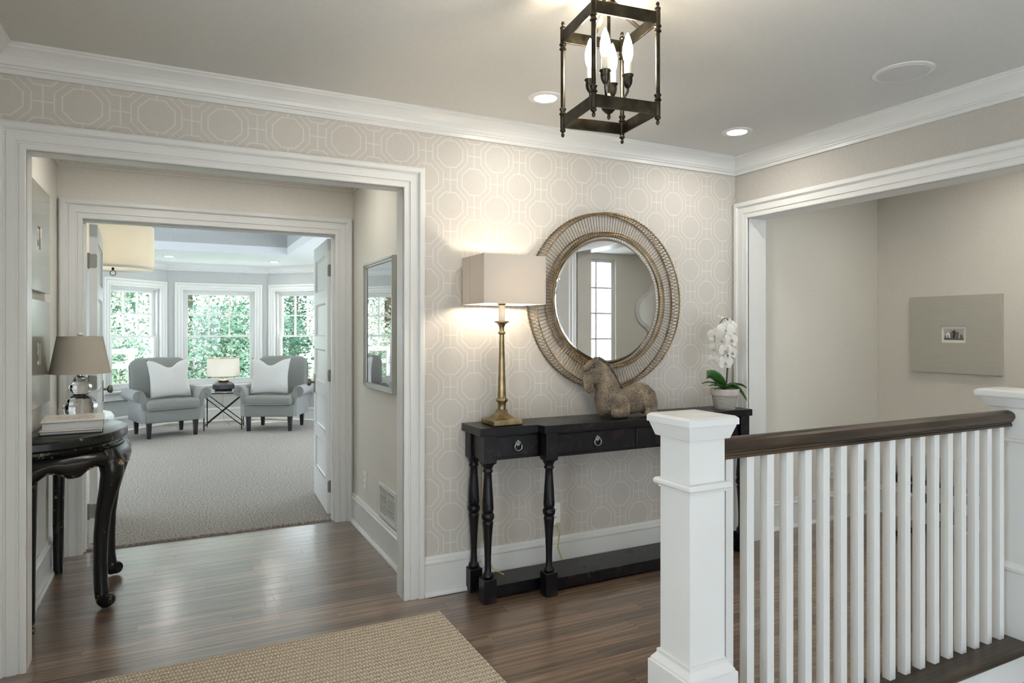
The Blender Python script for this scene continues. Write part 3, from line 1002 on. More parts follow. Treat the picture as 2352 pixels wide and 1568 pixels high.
nw = thing('newel_post', 'square white newel post with flat cap at the left end of the balustrade', 'newel post', (1.4915, 1.6615, 0))
MB().squarelathe([(.0715, 0), (.0715, 1.03)], 1.4915, 1.6615).build('shaft', 'trim_white', nw, bevel=.0015)
MB().squarelathe([(.072, 1.018), (.083, 1.018), (.097, 1.060), (.097, 1.063), (.103, 1.063), (.103, 1.083), (.094, 1.090), (.02, 1.096)], 1.4915, 1.6615).build('cap', 'trim_white', nw, bevel=.001)
MB().squarelathe([(.071, .848), (.076, .850), (.076, .856), (.083, .858), (.088, .864), (.088, .872), (.083, .879), (.071, .881)], 1.4915, 1.6615).build('collar', 'trim_white', nw)
MB().squarelathe([(.071, .318), (.080, .316), (.080, .305), (.083, .300), (.094, .286), (.094, .280), (.100, .278), (.100, 0)], 1.4915, 1.6615).build('plinth', 'trim_white', nw)

# ---- sisal rug
rg = MB()
x0, x1, y0, y1 = -.55, 1.125, .62, 3.02
rows = int((y1 - y0) / .030)
vs, fs = [], []
k = 0
for i in range(rows * 4 + 1):
    y = y1 - (rows * .030) + i * .030 / 4
    z = .0085 + .0032 * math.sin(math.pi * (i % 4) / 4) ** 2 * 1.4
    vs += [(x0, y, z), (x1, y, z)]
for i in range(rows * 4):
    fs.append((2 * i, 2 * i + 1, 2 * i + 3, 2 * i + 2))
ya = y1 - rows * .030
nb = len(vs)
vs += [(x0, ya, .0008), (x1, ya, .0008), (x1, y1, .0008), (x0, y1, .0008)]
fs += [(nb, nb + 1, 1, 0), (nb + 2, nb + 3, nb - 2, nb - 1)]
fs.append(tuple([nb + 3, nb] + [2 * i for i in range(rows * 4 + 1)]))
fs.append(tuple([nb + 1, nb + 2] + [2 * i + 1 for i in reversed(range(rows * 4 + 1))]))
fs.append((nb, nb + 3, nb + 2, nb + 1))
rg.add(vs, fs)
rugE = thing('sisal_rug', 'tan ribbed sisal rug lying on the dark oak floor', 'rug', (.29, 1.8, 0))
rug = rg.build('weave', 'sisal', rugE)
for xe in (x0 - .003, x1):
    MB().box(xe - .003, xe + .006, ya, y1, .0006, .0115).build('binding', 'sisal', rugE, bevel=.003)

# ---- console table
CX = 2.2525
con = thing('console_table', 'long black breakfront console table with turned legs and low shelf', 'console table', (CX, 3.1, 0))
def mx(x):
    return 2 * CX - x
top = [(1.335, 3.238), (1.335, 2.992), (1.655, 2.992), (1.668, 2.935), (mx(1.668), 2.935), (mx(1.655), 2.992), (mx(1.335), 2.992), (mx(1.335), 3.238)]
MB().prism(top, .836, .876).build('tabletop', 'console_black', con, bevel=.003)
body = [(1.372, 3.225), (1.372, 3.018), (1.688, 3.018), (1.688, 2.962), (mx(1.688), 2.962), (mx(1.688), 3.018), (mx(1.372), 3.018), (mx(1.372), 3.225)]
MB().prism(body, .708, .836).build('apron', 'console_black', con, bevel=.002)
shelf = [(1.40, 3.215), (1.40, 3.035), (1.715, 3.035), (1.715, 2.985), (mx(1.715), 2.985), (mx(1.715), 3.035), (mx(1.40), 3.035), (mx(1.40), 3.215)]
MB().prism(shelf, .012, .070).build('shelf', 'console_black', con, bevel=.003)
LEGP = [(.020, .120), (.026, .124), (.029, .132), (.026, .142), (.020, .148), (.0175, .156), (.0165, .19), (.017, .23), (.020, .30), (.024, .36), (.0275, .392), (.0285, .398), (.026, .404),
        (.024, .408), (.030, .416), (.033, .426), (.0335, .434), (.030, .444), (.024, .450), (.0275, .454), (.0295, .460), (.0295, .475), (.027, .53), (.022, .60), (.0195, .645), (.0215, .650), (.026, .654), (.0265, .660),
        (.022, .664), (.024, .674), (.031, .686), (.034, .694)]
legmesh = None
for lx, ly in ((1.392, 3.205), (1.392, 3.030), (1.712, 2.972), (mx(1.712), 2.972), (mx(1.392), 3.030), (mx(1.392), 3.205)):
    if legmesh is None:
        L = MB()
        L.lathe(LEGP, 16)
        lg = L.build('leg', 'console_black', con, world=False, angle=60)
        legmesh = lg.data
        b1 = MB().squarelathe([(.031, .0), (.034, .004), (.034, .118), (.030, .122)], 0, 0).build('block', 'console_black', lg, world=False, bevel=.002)
        b2 = MB().squarelathe([(.028, .692), (.0345, .700), (.0345, .838)], 0, 0).build('block', 'console_black', lg, world=False, bevel=.002)
        lg.location = (lx - CX, ly - 3.1, 0)
    else:
        c = copy_tree(lg, con)
        c.location = (lx - CX, ly - 3.1, 0)
def drawer(xa, xb, yf, ring=True):
    d = MB().box(xa, xb, yf - .006, yf + .01, .722, .826).build('drawer', 'console_black', con, bevel=.003)
    xm = (xa + xb) / 2
    pl = MB().prism([(0, .020), (.006, .012), (.016, .008), (.012, -.004), (0, -.012), (-.012, -.004), (-.016, .008), (-.006, .012)], 0, .003,
                    Matrix.Translation((xm, yf - .006, .785)) @ Matrix.Rotation(R(90), 4, 'X')).build('backplate', 'nickel', d)
    MB().ring((xm, yf - .013, .770), .0205, .0030, 8, 24, 'y').build('pull_ring', 'nickel', d)
drawer(1.432, 1.672, 3.018)
drawer(1.752, 2.246, 2.962)
drawer(2.259, mx(1.752), 2.962)
drawer(mx(1.672), mx(1.432), 3.018)
for lx, yf in ((1.392, 3.030 - .0345), (1.712, 2.972 - .0345), (mx(1.712), 2.972 - .0345), (mx(1.392), 3.030 - .0345)):
    for zz in (.728, .748, .788, .812):
        for s_ in (-1, 1):
            MB().ball((lx + s_ * .018, yf, zz), (.0042, .003, .0042), 8, 5).build('rivet', 'iron_dark', con)

# ---- console lamp
LX, LY, LZ = 1.505, 3.103, .8765
lamp = thing('console_lamp', 'tall aged brass candlestick lamp with grey rectangular shade on the console', 'table lamp', (LX, LY, LZ))
z = .0
MB().squarelathe([(.078, 0), (.080, .004), (.080, .026), (.076, .030), (.050, .036), (.034, .046), (.026, .058), (.0235, .075)], LX, LY, Matrix.Translation((0, 0, LZ))).build('foot', 'brass_aged', lamp, bevel=.002)
MB().lathe([(.024, .060), (.0215, .085), (.023, .110), (.028, .116), (.033, .122), (.033, .127), (.024, .134), (.0225, .15), (.019, .25), (.0155, .37), (.0135, .455), (.0135, .463), (.019, .467), (.021, .471), (.019, .476), (.013, .482), (.0135, .500), (.020, .515), (.031, .523), (.040, .526), (.040, .532), (.020, .533)],
           16, (LX, LY, LZ), None, True, .05).build('column', 'brass_aged', lamp, angle=50)
MB().lathe([(.0165, .533), (.0165, .618)], 16, (LX, LY, LZ)).build('candle_sleeve', 'cream_sleeve', lamp)
MB().lathe([(.019, .615), (.023, .622), (.019, .635), (.012, .645)], 16, (LX, LY, LZ)).build('socket', 'brass_aged', lamp)
MB().lathe([(.012, .645), (.026, .675), (.030, .700), (.026, .72), (.010, .735)], 16, (LX, LY, LZ)).build('bulb', 'console_bulb', lamp)
sx0, sx1, sy0, sy1, sz0, sz1 = LX - .173, LX + .173, 2.945, 3.215, 1.494, 1.738
shp = [(sx0, sy0), (sx1, sy0), (sx1, sy1), (sx0, sy1)]
sh = MB()
t_ = .0025
vs = []
for zz in (sz0, sz1):
    for e in (0, t_):
        vs += [(sx0 + e, sy0 + e, zz), (sx1 - e, sy0 + e, zz), (sx1 - e, sy1 - e, zz), (sx0 + e, sy1 - e, zz)]
fs = []
for j in range(4):
    k = (j + 1) % 4
    fs += [(j, k, 8 + k, 8 + j), (4 + j, 12 + j, 12 + k, 4 + k), (j, 4 + j, 4 + k, k), (8 + j, 8 + k, 12 + k, 12 + j)]
sh.add(vs, fs)
shade = sh.build('lamp_shade', 'shade_grey_linen', lamp)
MB().box(sx0 - .0015, sx0 + .001, 3.115, 3.119, sz0, sz1).build('seam', 'shade_grey_linen', shade)
MB().tube([(LX, LY, LZ + .845), (sx1 - .002, LY, LZ + .845)], .002, 6).tube([(LX, LY, LZ + .845), (sx0 + .002, LY, LZ + .845)], .002, 6).tube([(LX, LY, LZ + .735), (LX, LY, LZ + .86)], .002, 6).build('harp', 'brass_aged', lamp)

# ---- round wire mirror
MXc, MZc = 2.235, 1.533
mir = thing('round_mirror', 'round mirror in a deep woven brass wire frame on the papered wall', 'mirror', (MXc, 3.2, MZc))
c = (MXc, 3.2, MZc)
MB().ring((MXc, 3.155, MZc), .498, .0042, 8, 96).build('outer_ring', 'wire_brass', mir)
MB().ring((MXc, 3.238, MZc), .508, .0042, 8, 96).build('outer_ring', 'wire_brass', mir)
for rr, yy in ((.394, 3.172), (.383, 3.170), (.372, 3.184)):
    MB().ring((MXc, yy, MZc), rr, .0032, 8, 96).build('inner_ring', 'wire_brass', mir)
MB().ring((MXc, 3.225, MZc), .40, .004, 8, 96).build('inner_ring', 'wire_brass', mir)
sp, la = MB(), MB()
NS = 150
def pt(rad, a, y):
    return (MXc + rad * math.cos(a), y, MZc + rad * math.sin(a))
for i in range(NS):
    a = 2 * math.pi * i / NS
    sp.tube([pt(.502, a, 3.153), pt(.385, a, 3.170)], .0017, 5)
    da = 2 * math.pi / NS * 1.1
    la.tube([pt(.504, a, 3.152), pt(.514, a + da, 3.238)], .0016, 5)
    la.tube([pt(.504, a, 3.152), pt(.514, a - da, 3.238)], .0016, 5)
    la.tube([pt(.372, a, 3.178), pt(.398, a, 3.168)], .0024, 5)
tag(sp.build('spokes', 'wire_brass', mir), kind='stuff')
tag(la.build('wire_lattice', 'wire_brass', mir), kind='stuff')
g = MB()
g.lathe([(.345, 0), (.345, .004)], 96, (0, 0, 0), Matrix.Translation((MXc, 3.200, MZc)) @ Matrix.Rotation(R(90), 4, 'X'))
g.build('glass', 'mirror_glass', mir, angle=20)
bv = MB()
vs, fs = [], []
for i in range(96):
    a = 2 * math.pi * i / 96
    vs += [pt(.345, a, 3.196), pt(.370, a, 3.201), pt(.370, a, 3.204)]
for i in range(96):
    k = (i + 1) % 96
    for j in range(2):
        fs.append((3 * i + j, 3 * k + j, 3 * k + j + 1, 3 * i + j + 1))
bv.add(vs, fs, True)
bv.build('bevel_band', 'mirror_glass', mir, angle=0)

# ---- carved horse
HX, HY, HZ = 2.225, 3.075, .877
hs = thing('horse_statue', 'carved brown stone horse lying on the console below the mirror', 'statue', (HX, HY, HZ), R(-6))
b = MB()
def blob(x, y, z, rx, ry, rz, rot=0):
    b.ball((0, 0, 0), (rx, ry, rz), 20, 12, TM((x, y, z), 0, 0, R(rot)))
def chain(pts, n=5):
    for (p, q) in zip(pts[:-1], pts[1:]):
        for i in range(n + 1):
            t = i / n
            v = [p[j] + (q[j] - p[j]) * t for j in range(5)]
            b.ball((v[0], v[1], v[2]), (v[3], v[4], v[3]), 18, 10)
# body, rump, belly
chain([(-.040, 0, .080, .078, .060), (.030, 0, .082, .076, .058), (.085, 0, .090, .078, .060), (.140, 0, .104, .084, .058)])
chain([(.140, 0, .104, .084, .058), (.168, 0, .084, .070, .056), (.170, 0, .055, .050, .054)])
# chest and neck
chain([(-.074, 0, .066, .064, .062), (-.076, 0, .105, .075, .060), (-.070, 0, .150, .074, .054), (-.088, 0, .200, .064, .046), (-.112, -.003, .250, .053, .040), (-.145, -.006, .286, .040, .033)])
# head hanging down in front of the neck
chain([(-.168, -.010, .288, .037, .032), (-.194, -.014, .262, .041, .032), (-.198, -.018, .228, .036, .029), (-.203, -.022, .192, .028, .025), (-.202, -.026, .168, .025, .024), (-.197, -.028, .156, .020, .021)])
blob(-.170, -.014, .222, .026, .031, .036)
blob(-.183, -.028, .160, .014, .019, .011)
blob(-.228, -.014, .272, .012, .020, .020)
blob(-.176, -.038, .248, .026, .010, .030)
# ears
blob(-.150, -.030, .322, .008, .007, .018, 15)
blob(-.148, .014, .322, .008, .007, .018, 15)
# folded front leg with the knee forward
chain([(-.012, -.050, .098, .040, .026), (.000, -.062, .060, .036, .026), (-.004, -.070, .030, .030, .024)], 6)
chain([(-.004, -.074, .028, .027, .024), (-.042, -.078, .026, .026, .025), (-.066, -.078, .027, .026, .026)], 6)
chain([(-.085, .02, .05, .045, .04), (-.100, .0, .032, .03, .03)])
# thigh and hind foot
chain([(.158, -.044, .108, .056, .030), (.172, -.060, .070, .042, .032), (.172, -.066, .034, .034, .030)], 6)
chain([(.172, -.068, .026, .026, .024), (.140, -.074, .018, .018, .018)], 4)
chain([(.208, 0, .108, .014, .014), (.222, 0, .098, .009, .009)])
hb = b.build('body', 'stone_carved', hs, world=False, fix=False)
rm = hb.modifiers.new('remesh', 'REMESH')
rm.mode = 'VOXEL'
rm.voxel_size = .0042
rm.use_smooth_shade = True
smo = hb.modifiers.new('smooth', 'SMOOTH')
smo.factor = .5
smo.iterations = 3
mn = MB()
rnd = random.Random(4)
ridge = [(-.168, .322), (-.140, .326), (-.112, .312), (-.082, .284), (-.056, .250), (-.034, .214), (-.014, .178), (.002, .155)]
for i in range(len(ridge) - 1):
    for k in range(4):
        t = k / 4
        x_ = ridge[i][0] + (ridge[i + 1][0] - ridge[i][0]) * t
        z_ = ridge[i][1] + (ridge[i + 1][1] - ridge[i][1]) * t + .006
        x_ += .010
        mn.tube([(x_ - .012, -.006, z_ - .010), (x_, -.010 + rnd.uniform(-.003, .003), z_ + .002), (x_ + .012, -.016, z_ - .012 + rnd.uniform(-.004, .004))], [.008, .0075, .004], 6)
for i in range(11):
    a_ = i / 10
    sx_ = -.150 - .045 * a_
    mn.tube([(-.146 - .02 * a_, -.006 - .02 * a_, .322 - .008 * a_), (sx_ - .015, -.030 - .012 * math.sin(3 * a_), .314 - .022 * a_), (sx_ - .030 + .012 * math.sin(9 * a_), -.044 + .006 * a_, .288 - .02 * a_ + .006 * math.sin(7 * a_)), (sx_ - .040, -.038 + .010 * a_, .268 - .012 * a_)], [.006, .007, .006, .003], 6)
mo = mn.build('mane', 'stone_dark', hs, world=False, fix=False)
rm = mo.modifiers.new('remesh', 'REMESH')
rm.mode = 'VOXEL'
rm.voxel_size = .003
rm.use_smooth_shade = True
MB().ball((-.200, -.048, .250), (.009, .005, .005), 12, 8).build('eye', 'stone_dark', hs, world=False)
MB().ball((-.208, -.048, .166), (.005, .004, .007), 10, 6).build('nostril', 'stone_dark', hs, world=False)

# ---- orchid
OX, OY, OZt = 3.022, 3.075, .8765
orc = thing('potted_orchid', 'white moth orchid in a grey clay pot at the right end of the console', 'plant', (OX, OY, OZt))
pot = MB().lathe([(.060, 0), (.062, .004), (.079, .088), (.079, .090)], 28).build('pot', 'clay_grey', orc, world=False, angle=50)
MB().lathe([(.079, .086), (.086, .088), (.088, .122), (.087, .126), (.078, .126), (.077, .112), (.01, .110)], 28).build('rim', 'clay_rim', pot, world=False, angle=50)
MB().lathe([(.076, .108), (.05, .116), (.01, .120), (.001, .121)], 20).build('moss', 'moss', orc, world=False)
def leaf(az, length, width, rise, droop, z0=.118, tw=0):
    mb = MB()
    def fn(u, v):
        d = length * u
        w = width * math.sin(math.pi * min(u * .93 + .07, 1) ** .75) * (v - .5)
        zz = z0 + rise * math.sin(min(u * 1.5, 1.57)) - droop * u * u + abs(v - .5) * .6 * width * (1 - u * .5)
        x = d * math.cos(az) - w * math.sin(az)
        y = d * math.sin(az) + w * math.cos(az)
        return (x, y, zz + tw * (v - .5))
    mb.grid(fn, 14, 6)
    lf = mb.build('leaf', 'orchid_leaf', orc, world=False, fix=False, angle=0)
    s_ = lf.modifiers.new('thick', 'SOLIDIFY')
    s_.thickness = .0025
    return lf
leaf(R(172), .130, .062, .115, .03, tw=.05)
leaf(R(186), .205, .030, .075, .03)
leaf(R(196), .180, .034, .050, .02)
leaf(R(205), .170, .020, .030, .02)
leaf(R(-14), .150, .055, .060, .055)
leaf(R(-28), .135, .052, .060, .130, tw=-.02)
leaf(R(80), .10, .05, .05, .04)
stem = [(.010, 0, .11), (.018, 0, .17), (.026, -.002, .27), (.034, -.003, .38), (.037, -.004, .47), (.030, -.006, .53), (.008, -.010, .560), (-.03, -.014, .555), (-.068, -.018, .515), (-.095, -.020, .46), (-.105, -.02, .40)]
MB().tube(stem, [.0036] * 6 + [.003, .0028, .0025, .002, .0015], 7).build('stem', 'orchid_stem', orc, world=False)
MB().tube([(.012, .004, .11), (.022, .004, .25), (.035, .004, .45)], .0022, 6).build('stake', 'orchid_stem', orc, world=False)
MB().lathe([(.008, 0), (.008, .012)], 10, (.031, 0, .32)).build('clip', 'orchid_stem', orc, world=False)
def petal(mb, ang, ln, wd, M_, cup=.15):
    def fn(u, v):
        rr = ln * u
        w = wd * (math.sin(math.pi * (u * .86 + .07)) ** .7) * (v - .5)
        ca, sa = math.cos(ang), math.sin(ang)
        return (rr * ca - w * sa, rr * sa + w * ca, cup * rr * rr / ln - .25 * abs(v - .5) ** 2 * wd)
    mb.grid(fn, 6, 4, True, M_)
def flower(p, az, el, s_):
    # local z of the flower looks along (az, el)
    Mx = TM(p, az) @ Matrix.Rotation(R(90) - el, 4, 'Y') @ Matrix.Rotation(R(90), 4, 'Z')
    mb = MB()
    for a_ in (90, 215, 325):
        petal(mb, R(a_), .036 * s_, .027 * s_, Mx)
    for a_ in (8, 172):
        petal(mb, R(a_), .042 * s_, .050 * s_, Mx @ Matrix.Translation((0, 0, .002)))
    fl = mb.build('flower', 'petal_white', orc, world=False, fix=False, angle=0)
    q = MB()
    q.ball((0, -.004 * s_, .006 * s_), (.004 * s_, .006 * s_, .006 * s_), 8, 6, Mx).ball((0, -.009 * s_, .008 * s_), (.006 * s_, .003 * s_, .004 * s_), 8, 6, Mx)
    q.build('lip', 'orchid_lip', fl, world=False)
for p, az, el, s_ in [((.020, -.030, .505), -75, 10, 1.5), ((-.040, -.045, .490), -110, 0, 1.35), ((.004, -.045, .425), -80, 8, 1.5), ((-.055, -.035, .425), -150, 0, 1.25),
                      ((.006, -.050, .350), -70, 5, 1.35), ((-.045, -.050, .365), -100, -5, 1.2), ((-.100, -.025, .455), 190, 0, 1.3), ((-.112, -.030, .375), 175, -5, 1.1),
                      ((-.040, -.045, .290), -90, 0, 1.4), ((-.105, -.02, .310), 200, -15, .95), ((-.012, .0, .555), -60, 60, 1.1), ((-.03, -.02, .46), -100, 5, 1.2)]:
    flower(p, R(az), R(el), s_)

# ---- cords and outlet under the console
tag(MB().tube([(1.46, 3.236, .87), (1.455, 3.236, .70), (1.45, 3.236, .45), (1.46, 3.235, .25), (1.50, 3.20, .09), (1.54, 3.15, .075)], .0028, 6).build('lamp_cord', 'cord_gold'), 'olive lamp cord hanging behind the left console legs', 'cord')
tag(MB().tube([(1.905, 3.236, .285), (1.93, 3.23, .22), (1.915, 3.225, .14), (1.93, 3.20, .074)], .0028, 6).build('lamp_cord', 'cord_gold'), 'olive cord dropping from the wall outlet to the console shelf', 'cord')
def outlet(name, loc, rz, label, cat='outlet'):
    e = thing(name, label, cat, loc, rz)
    MB().box(-.036, .036, -.007, 0, -.058, .058).build('plate', 'plate_white', e, world=False, bevel=.003)
    for zz in (-.022, .022):
        MB().box(-.017, .017, -.0095, -.006, zz - .015, zz + .015).build('socket', 'plate_white', e, world=False, bevel=.002)
        for xx in (-.006, .006):
            MB().box(xx - .0012, xx + .0012, -.0100, -.009, zz - .005, zz + .006).build('slot', 'vent_dark', e, world=False)
    return e
outlet('wall_outlet', (1.905, WY, .33), 0, 'white outlet behind the turned console leg on papered wall')
outlet('wall_outlet', (VX1, 4.437, .355), R(-90), 'white outlet on the passage wall above the baseboard')
plug = MB().box(1.865, 1.895, 3.205, 3.236, .275, .315)
tag(plug.build('plug_adapter', 'plate_white', bevel=.004), 'small white plug in the outlet under the console', 'plug')

# ---- vents
def vent(name, loc, rz, w, h, label, mid=True):
    e = thing(name, label, 'vent', loc, rz)
    MB().panel(w, h, .012, [(.022, w - .022, .022, h - .022)], Matrix.Translation((-w / 2, -.012, 0))).build('frame', 'trim_white', e, world=False, bevel=.002)
    MB().box(-w / 2 + .018, w / 2 - .018, -.0015, -.0005, .018, h - .018).build('backing', 'vent_dark', e, world=False)
    if mid:
        MB().box(-.004, .004, -.010, -.002, .022, h - .022).build('bar', 'trim_white', e, world=False)
    n = int((h - .044) / .0105)
    s0 = None
    for i in range(n):
        zz = .022 + (i + .5) * (h - .044) / n
        if s0 is None:
            s0 = MB().box(-w / 2 + .02, w / 2 - .02, -.008, -.002, -.0026, .0026).build('slat', 'trim_white', e, world=False)
            s0.location = (0, 0, zz)
        else:
            q = s0.copy()
            COL.objects.link(q)
            q.parent = e
            q.location = (0, 0, zz)
    return e
vent('wall_vent', (VX1, 3.90, .215), R(-90), .37, .205, 'white louvred air vent above the passage baseboard')
vent('wall_vent', (4.555, 3.25, .215), 0, .26, .205, 'white louvred vent seen between the balusters')
vent('wall_vent', (1.55, SY0, .30), R(180), .30, .24, 'white louvred vent behind the right open door')
outlet('wall_outlet', (4.22, 3.25, .35), 0, 'white outlet on the side room wall seen between balusters')

# ---- passage picture with reflecting glass
pic = thing('framed_picture', 'tall silver framed picture with reflecting glass on the passage wall', 'picture', (VX1, 4.06, 1.395), R(-90))
# local x runs toward the viewer along the wall; local -y is into the passage
hw_, hh_ = .335, .402
MB().sweep([(-hw_, 0, -hh_), (hw_, 0, -hh_), (hw_, 0, hh_), (-hw_, 0, hh_)], [(0, 0), (0, .026), (-.004, .030), (-.012, .030), (-.016, .024), (-.024, .024), (-.030, .016), (-.030, 0)], (0, -1, 0), closed=True).build('frame', 'silver_frame', pic, world=False)
MB().box(-hw_ + .02, hw_ - .02, -.006, -.002, -hh_ + .02, hh_ - .02).build('print', 'ink_mid', pic, world=False)
MB().box(-hw_ + .02, hw_ - .02, -.014, -.011, -hh_ + .02, hh_ - .02).build('glass', 'picture_glass', pic, world=False)

# ---- engraving beyond the balustrade and the two boards in the passage
def art(name, loc, rz, w, h, th, mat, iw, ih, ix, iz, label, house=False):
    e = thing(name, label, 'artwork', loc, rz)
    MB().panel(w, h, th, [(w / 2 + ix - iw / 2, w / 2 + ix + iw / 2, h / 2 + iz - ih / 2, h / 2 + iz + ih / 2)], Matrix.Translation((-w / 2, -th, -h / 2))).build('board', mat, e, world=False, bevel=.002)
    p = MB().box(ix - iw / 2 - .002, ix + iw / 2 + .002, -th + .010, -th + .014, iz - ih / 2 - .002, iz + ih / 2 + .002).build('paper', 'paper_white', e, world=False)
    y = -th + .0098
    def poly(pts, nm, m):
        mb = MB()
        mb.prism([(a, b_) for a, b_ in pts], 0, .0004, Matrix.Translation((ix, y, iz)) @ Matrix.Rotation(R(90), 4, 'X'))
        mb.build(nm, m, p, world=False)
        return mb
    sw_, sh_ = iw * .40, ih * .34
    poly([(-sw_, -sh_), (sw_, -sh_), (sw_, sh_), (-sw_, sh_)], 'print_sky', 'ink_light')
    y -= .0005
    X = lambda a: a * sw_
    Z = lambda a: a * sh_
    if house:
        poly([(X(-1), Z(-1)), (X(1), Z(-1)), (X(1), Z(-.72)), (X(-1), Z(-.6))], 'print_ground', 'ink_mid')
        poly([(X(-.75), Z(-.6)), (X(-.35), Z(-.62)), (X(-.35), Z(.1)), (X(-.55), Z(.45)), (X(-.78), Z(.05))], 'print_gable', 'paper_white')
        poly([(X(-.35), Z(-.62)), (X(-.10), Z(-.65)), (X(-.15), Z(.25)), (X(-.50), Z(.48)), (X(-.35), Z(.1))], 'print_roof', 'ink_mid')
        poly([(X(-.10), Z(-.66)), (X(.12), Z(-.68)), (X(.18), Z(.6)), (X(.05), Z(.9)), (X(-.05), Z(.55)), (X(-.30), Z(.72)), (X(-.1), Z(.2))], 'print_roof', 'ink_dark')
        poly([(X(.18), Z(-.68)), (X(.45), Z(-.7)), (X(.52), Z(.3)), (X(.34), Z(.55)), (X(.16), Z(.35))], 'print_house', 'ink_mid')
        poly([(X(.62), Z(-.7)), (X(.92), Z(-.72)), (X(.86), Z(-.2)), (X(.74), Z(.1)), (X(.64), Z(-.15))], 'print_tree', 'ink_mid')
        poly([(X(-.92), Z(-.6)), (X(-.78), Z(-.6)), (X(-.78), Z(-.2)), (X(-.88), Z(-.15))], 'print_tree', 'ink_mid')
        poly([(X(-.62), Z(-.6)), (X(-.52), Z(-.6)), (X(-.52), Z(-.15)), (X(-.62), Z(-.15))], 'print_window', 'ink_dark')
    else:
        poly([(X(-1), Z(-1)), (X(1), Z(-1)), (X(1), Z(-.3)), (X(.2), Z(-.1)), (X(-.4), Z(-.4)), (X(-1), Z(-.2))], 'print_ground', 'ink_mid')
        poly([(X(-.5), Z(-.3)), (X(.1), Z(-.2)), (X(.1), Z(.4)), (X(-.2), Z(.7)), (X(-.5), Z(.3))], 'print_house', 'ink_dark')
    return e
art('framed_engraving', (4.737, 2.683, 1.334), R(-90), .592, .528, .030, 'art_board', .162, .112, .0, .0, 'wide grey board with a tiny house engraving, beyond the balustrade', True)
art('framed_engraving', (VX0, 4.06, 1.825), R(90), .61, .535, .024, 'art_board_silver', .10, .112, -.01, 0, 'upper silver-grey board with small print above the half-round table')
art('framed_engraving', (VX0, 4.06, 1.245), R(90), .61, .535, .024, 'art_board_silver', .10, .112, -.01, 0, 'lower silver-grey board with small print behind the glass lamp')

# ================================================================ PASSAGE THINGS
# ---- half-round table
TCX, TCY, TZ = VX0 + .004, 4.06, .86
tb = thing('demilune_table', 'worn black lacquer half-round table with scrolled legs in the passage', 'table', (TCX, TCY, 0))
AX, AY = .405, .478
def el(f, t, z):
    return (AX * f * math.cos(t), AY * f * math.sin(t), z)
def half_disc(prof, name, mat='lacquer_worn', n=40):
    mb = MB()
    vs, fs = [], []
    for f, z in prof:
        for i in range(n + 1):
            t = -math.pi / 2 + math.pi * i / n
            p = el(f, t, z)
            vs.append((max(p[0], .0), p[1], p[2]))
    m = n + 1
    for k in range(len(prof) - 1):
        for i in range(n):
            fs.append((k * m + i, k * m + i + 1, (k + 1) * m + i + 1, (k + 1) * m + i))
        fs.append((k * m, (k + 1) * m, (k + 1) * m + n, k * m + n))
    fs.append(tuple(reversed(range(m))))
    fs.append(tuple(range((len(prof) - 1) * m, len(prof) * m)))
    mb.add(vs, fs, True)
    return mb.build(name, mat, tb, world=False, angle=30)
half_disc([(.945, .806), (.985, .811), (1.0, .820), (1.0, .849), (.99, .857), (.975, .860)], 'tabletop')
half_disc([(.925, .780), (.925, .808)], 'waist')
half_disc([(.93, .780), (.962, .782), (.968, .787), (.957, .792), (.93, .793)], 'beading')
ap = MB()
NA, NV = 96, 8
legs_t = [R(-84), R(-33), R(33), R(84)]
def low(t):
    d = min(abs(t - q) for q in legs_t)
    x = min(d / R(30), 1)
    q = max(0, min(1, (x - .35) / .65))
    return .640 + .078 * min(1, x / .35) ** .6 - .040 * q * q * (3 - 2 * q) - .007 * math.exp(-((x - .74) / .08) ** 2)
def fapron(u, v):
    t = -math.pi / 2 + math.pi * u
    zb = low(t)
    z = .783 - (.783 - zb) * v
    f = .955 + .085 * math.sin(math.pi * min(v * .80, 1)) ** .9
    d = min(abs(t - q) for q in legs_t)
    f += .055 * math.exp(-(d / R(9)) ** 2) * math.sin(math.pi * min(1, v * .85 + .05))
    p = el(f, t, z)
    return (max(p[0], 0), p[1], p[2])
ap.grid(fapron, NA, NV)
apo = ap.build('apron', 'lacquer_worn', tb, world=False, fix=False, angle=0)
so = apo.modifiers.new('thick', 'SOLIDIFY')
so.thickness = .018
so.offset = -1
MB().tube([fapron(i / 96, 1.0) for i in range(97)], .0055, 6).build('edge_bead', 'lacquer_worn', tb, world=False)
for t in legs_t:
    side = abs(t) > 1
    L = MB()
    if side:
        sg = 1 if t > 0 else -1
        pts = [(.045, sg * .425, .76), (.045, sg * .425, .60), (.042, sg * .42, .30), (.042, sg * .42, .06), (.042, sg * .42, .0)]
        L.tube(pts, [.034, .030, .027, .025, .024], 12)
    else:
        pr = [(.975, .77, .046), (1.035, .715, .056), (1.04, .66, .050), (.99, .58, .041), (.93, .48, .035), (.895, .36, .032), (.885, .24, .031), (.89, .13, .031), (.91, .06, .032), (.925, .028, .028), (.93, .012, .018)]
        L.tube([el(f, t, z) for f, z, r in pr], [r for f, z, r in pr], 14)
    lo = L.build('leg', 'lacquer_worn', tb, world=False, angle=60)
    if not side:
        c0, s0 = math.cos(t), math.sin(t)
        p = el(1.0, t, .040)
        sc = MB().lathe([(.006, -.026), (.030, -.024), (.034, -.012), (.034, .012), (.030, .024), (.006, .026)], 16, (0, 0, 0),
                        TM((p[0] - .012 * c0, p[1] - .012 * s0, .040), t) @ Matrix.Rotation(R(90), 4, 'X')).build('scroll_foot', 'lacquer_worn', lo, world=False, angle=50)

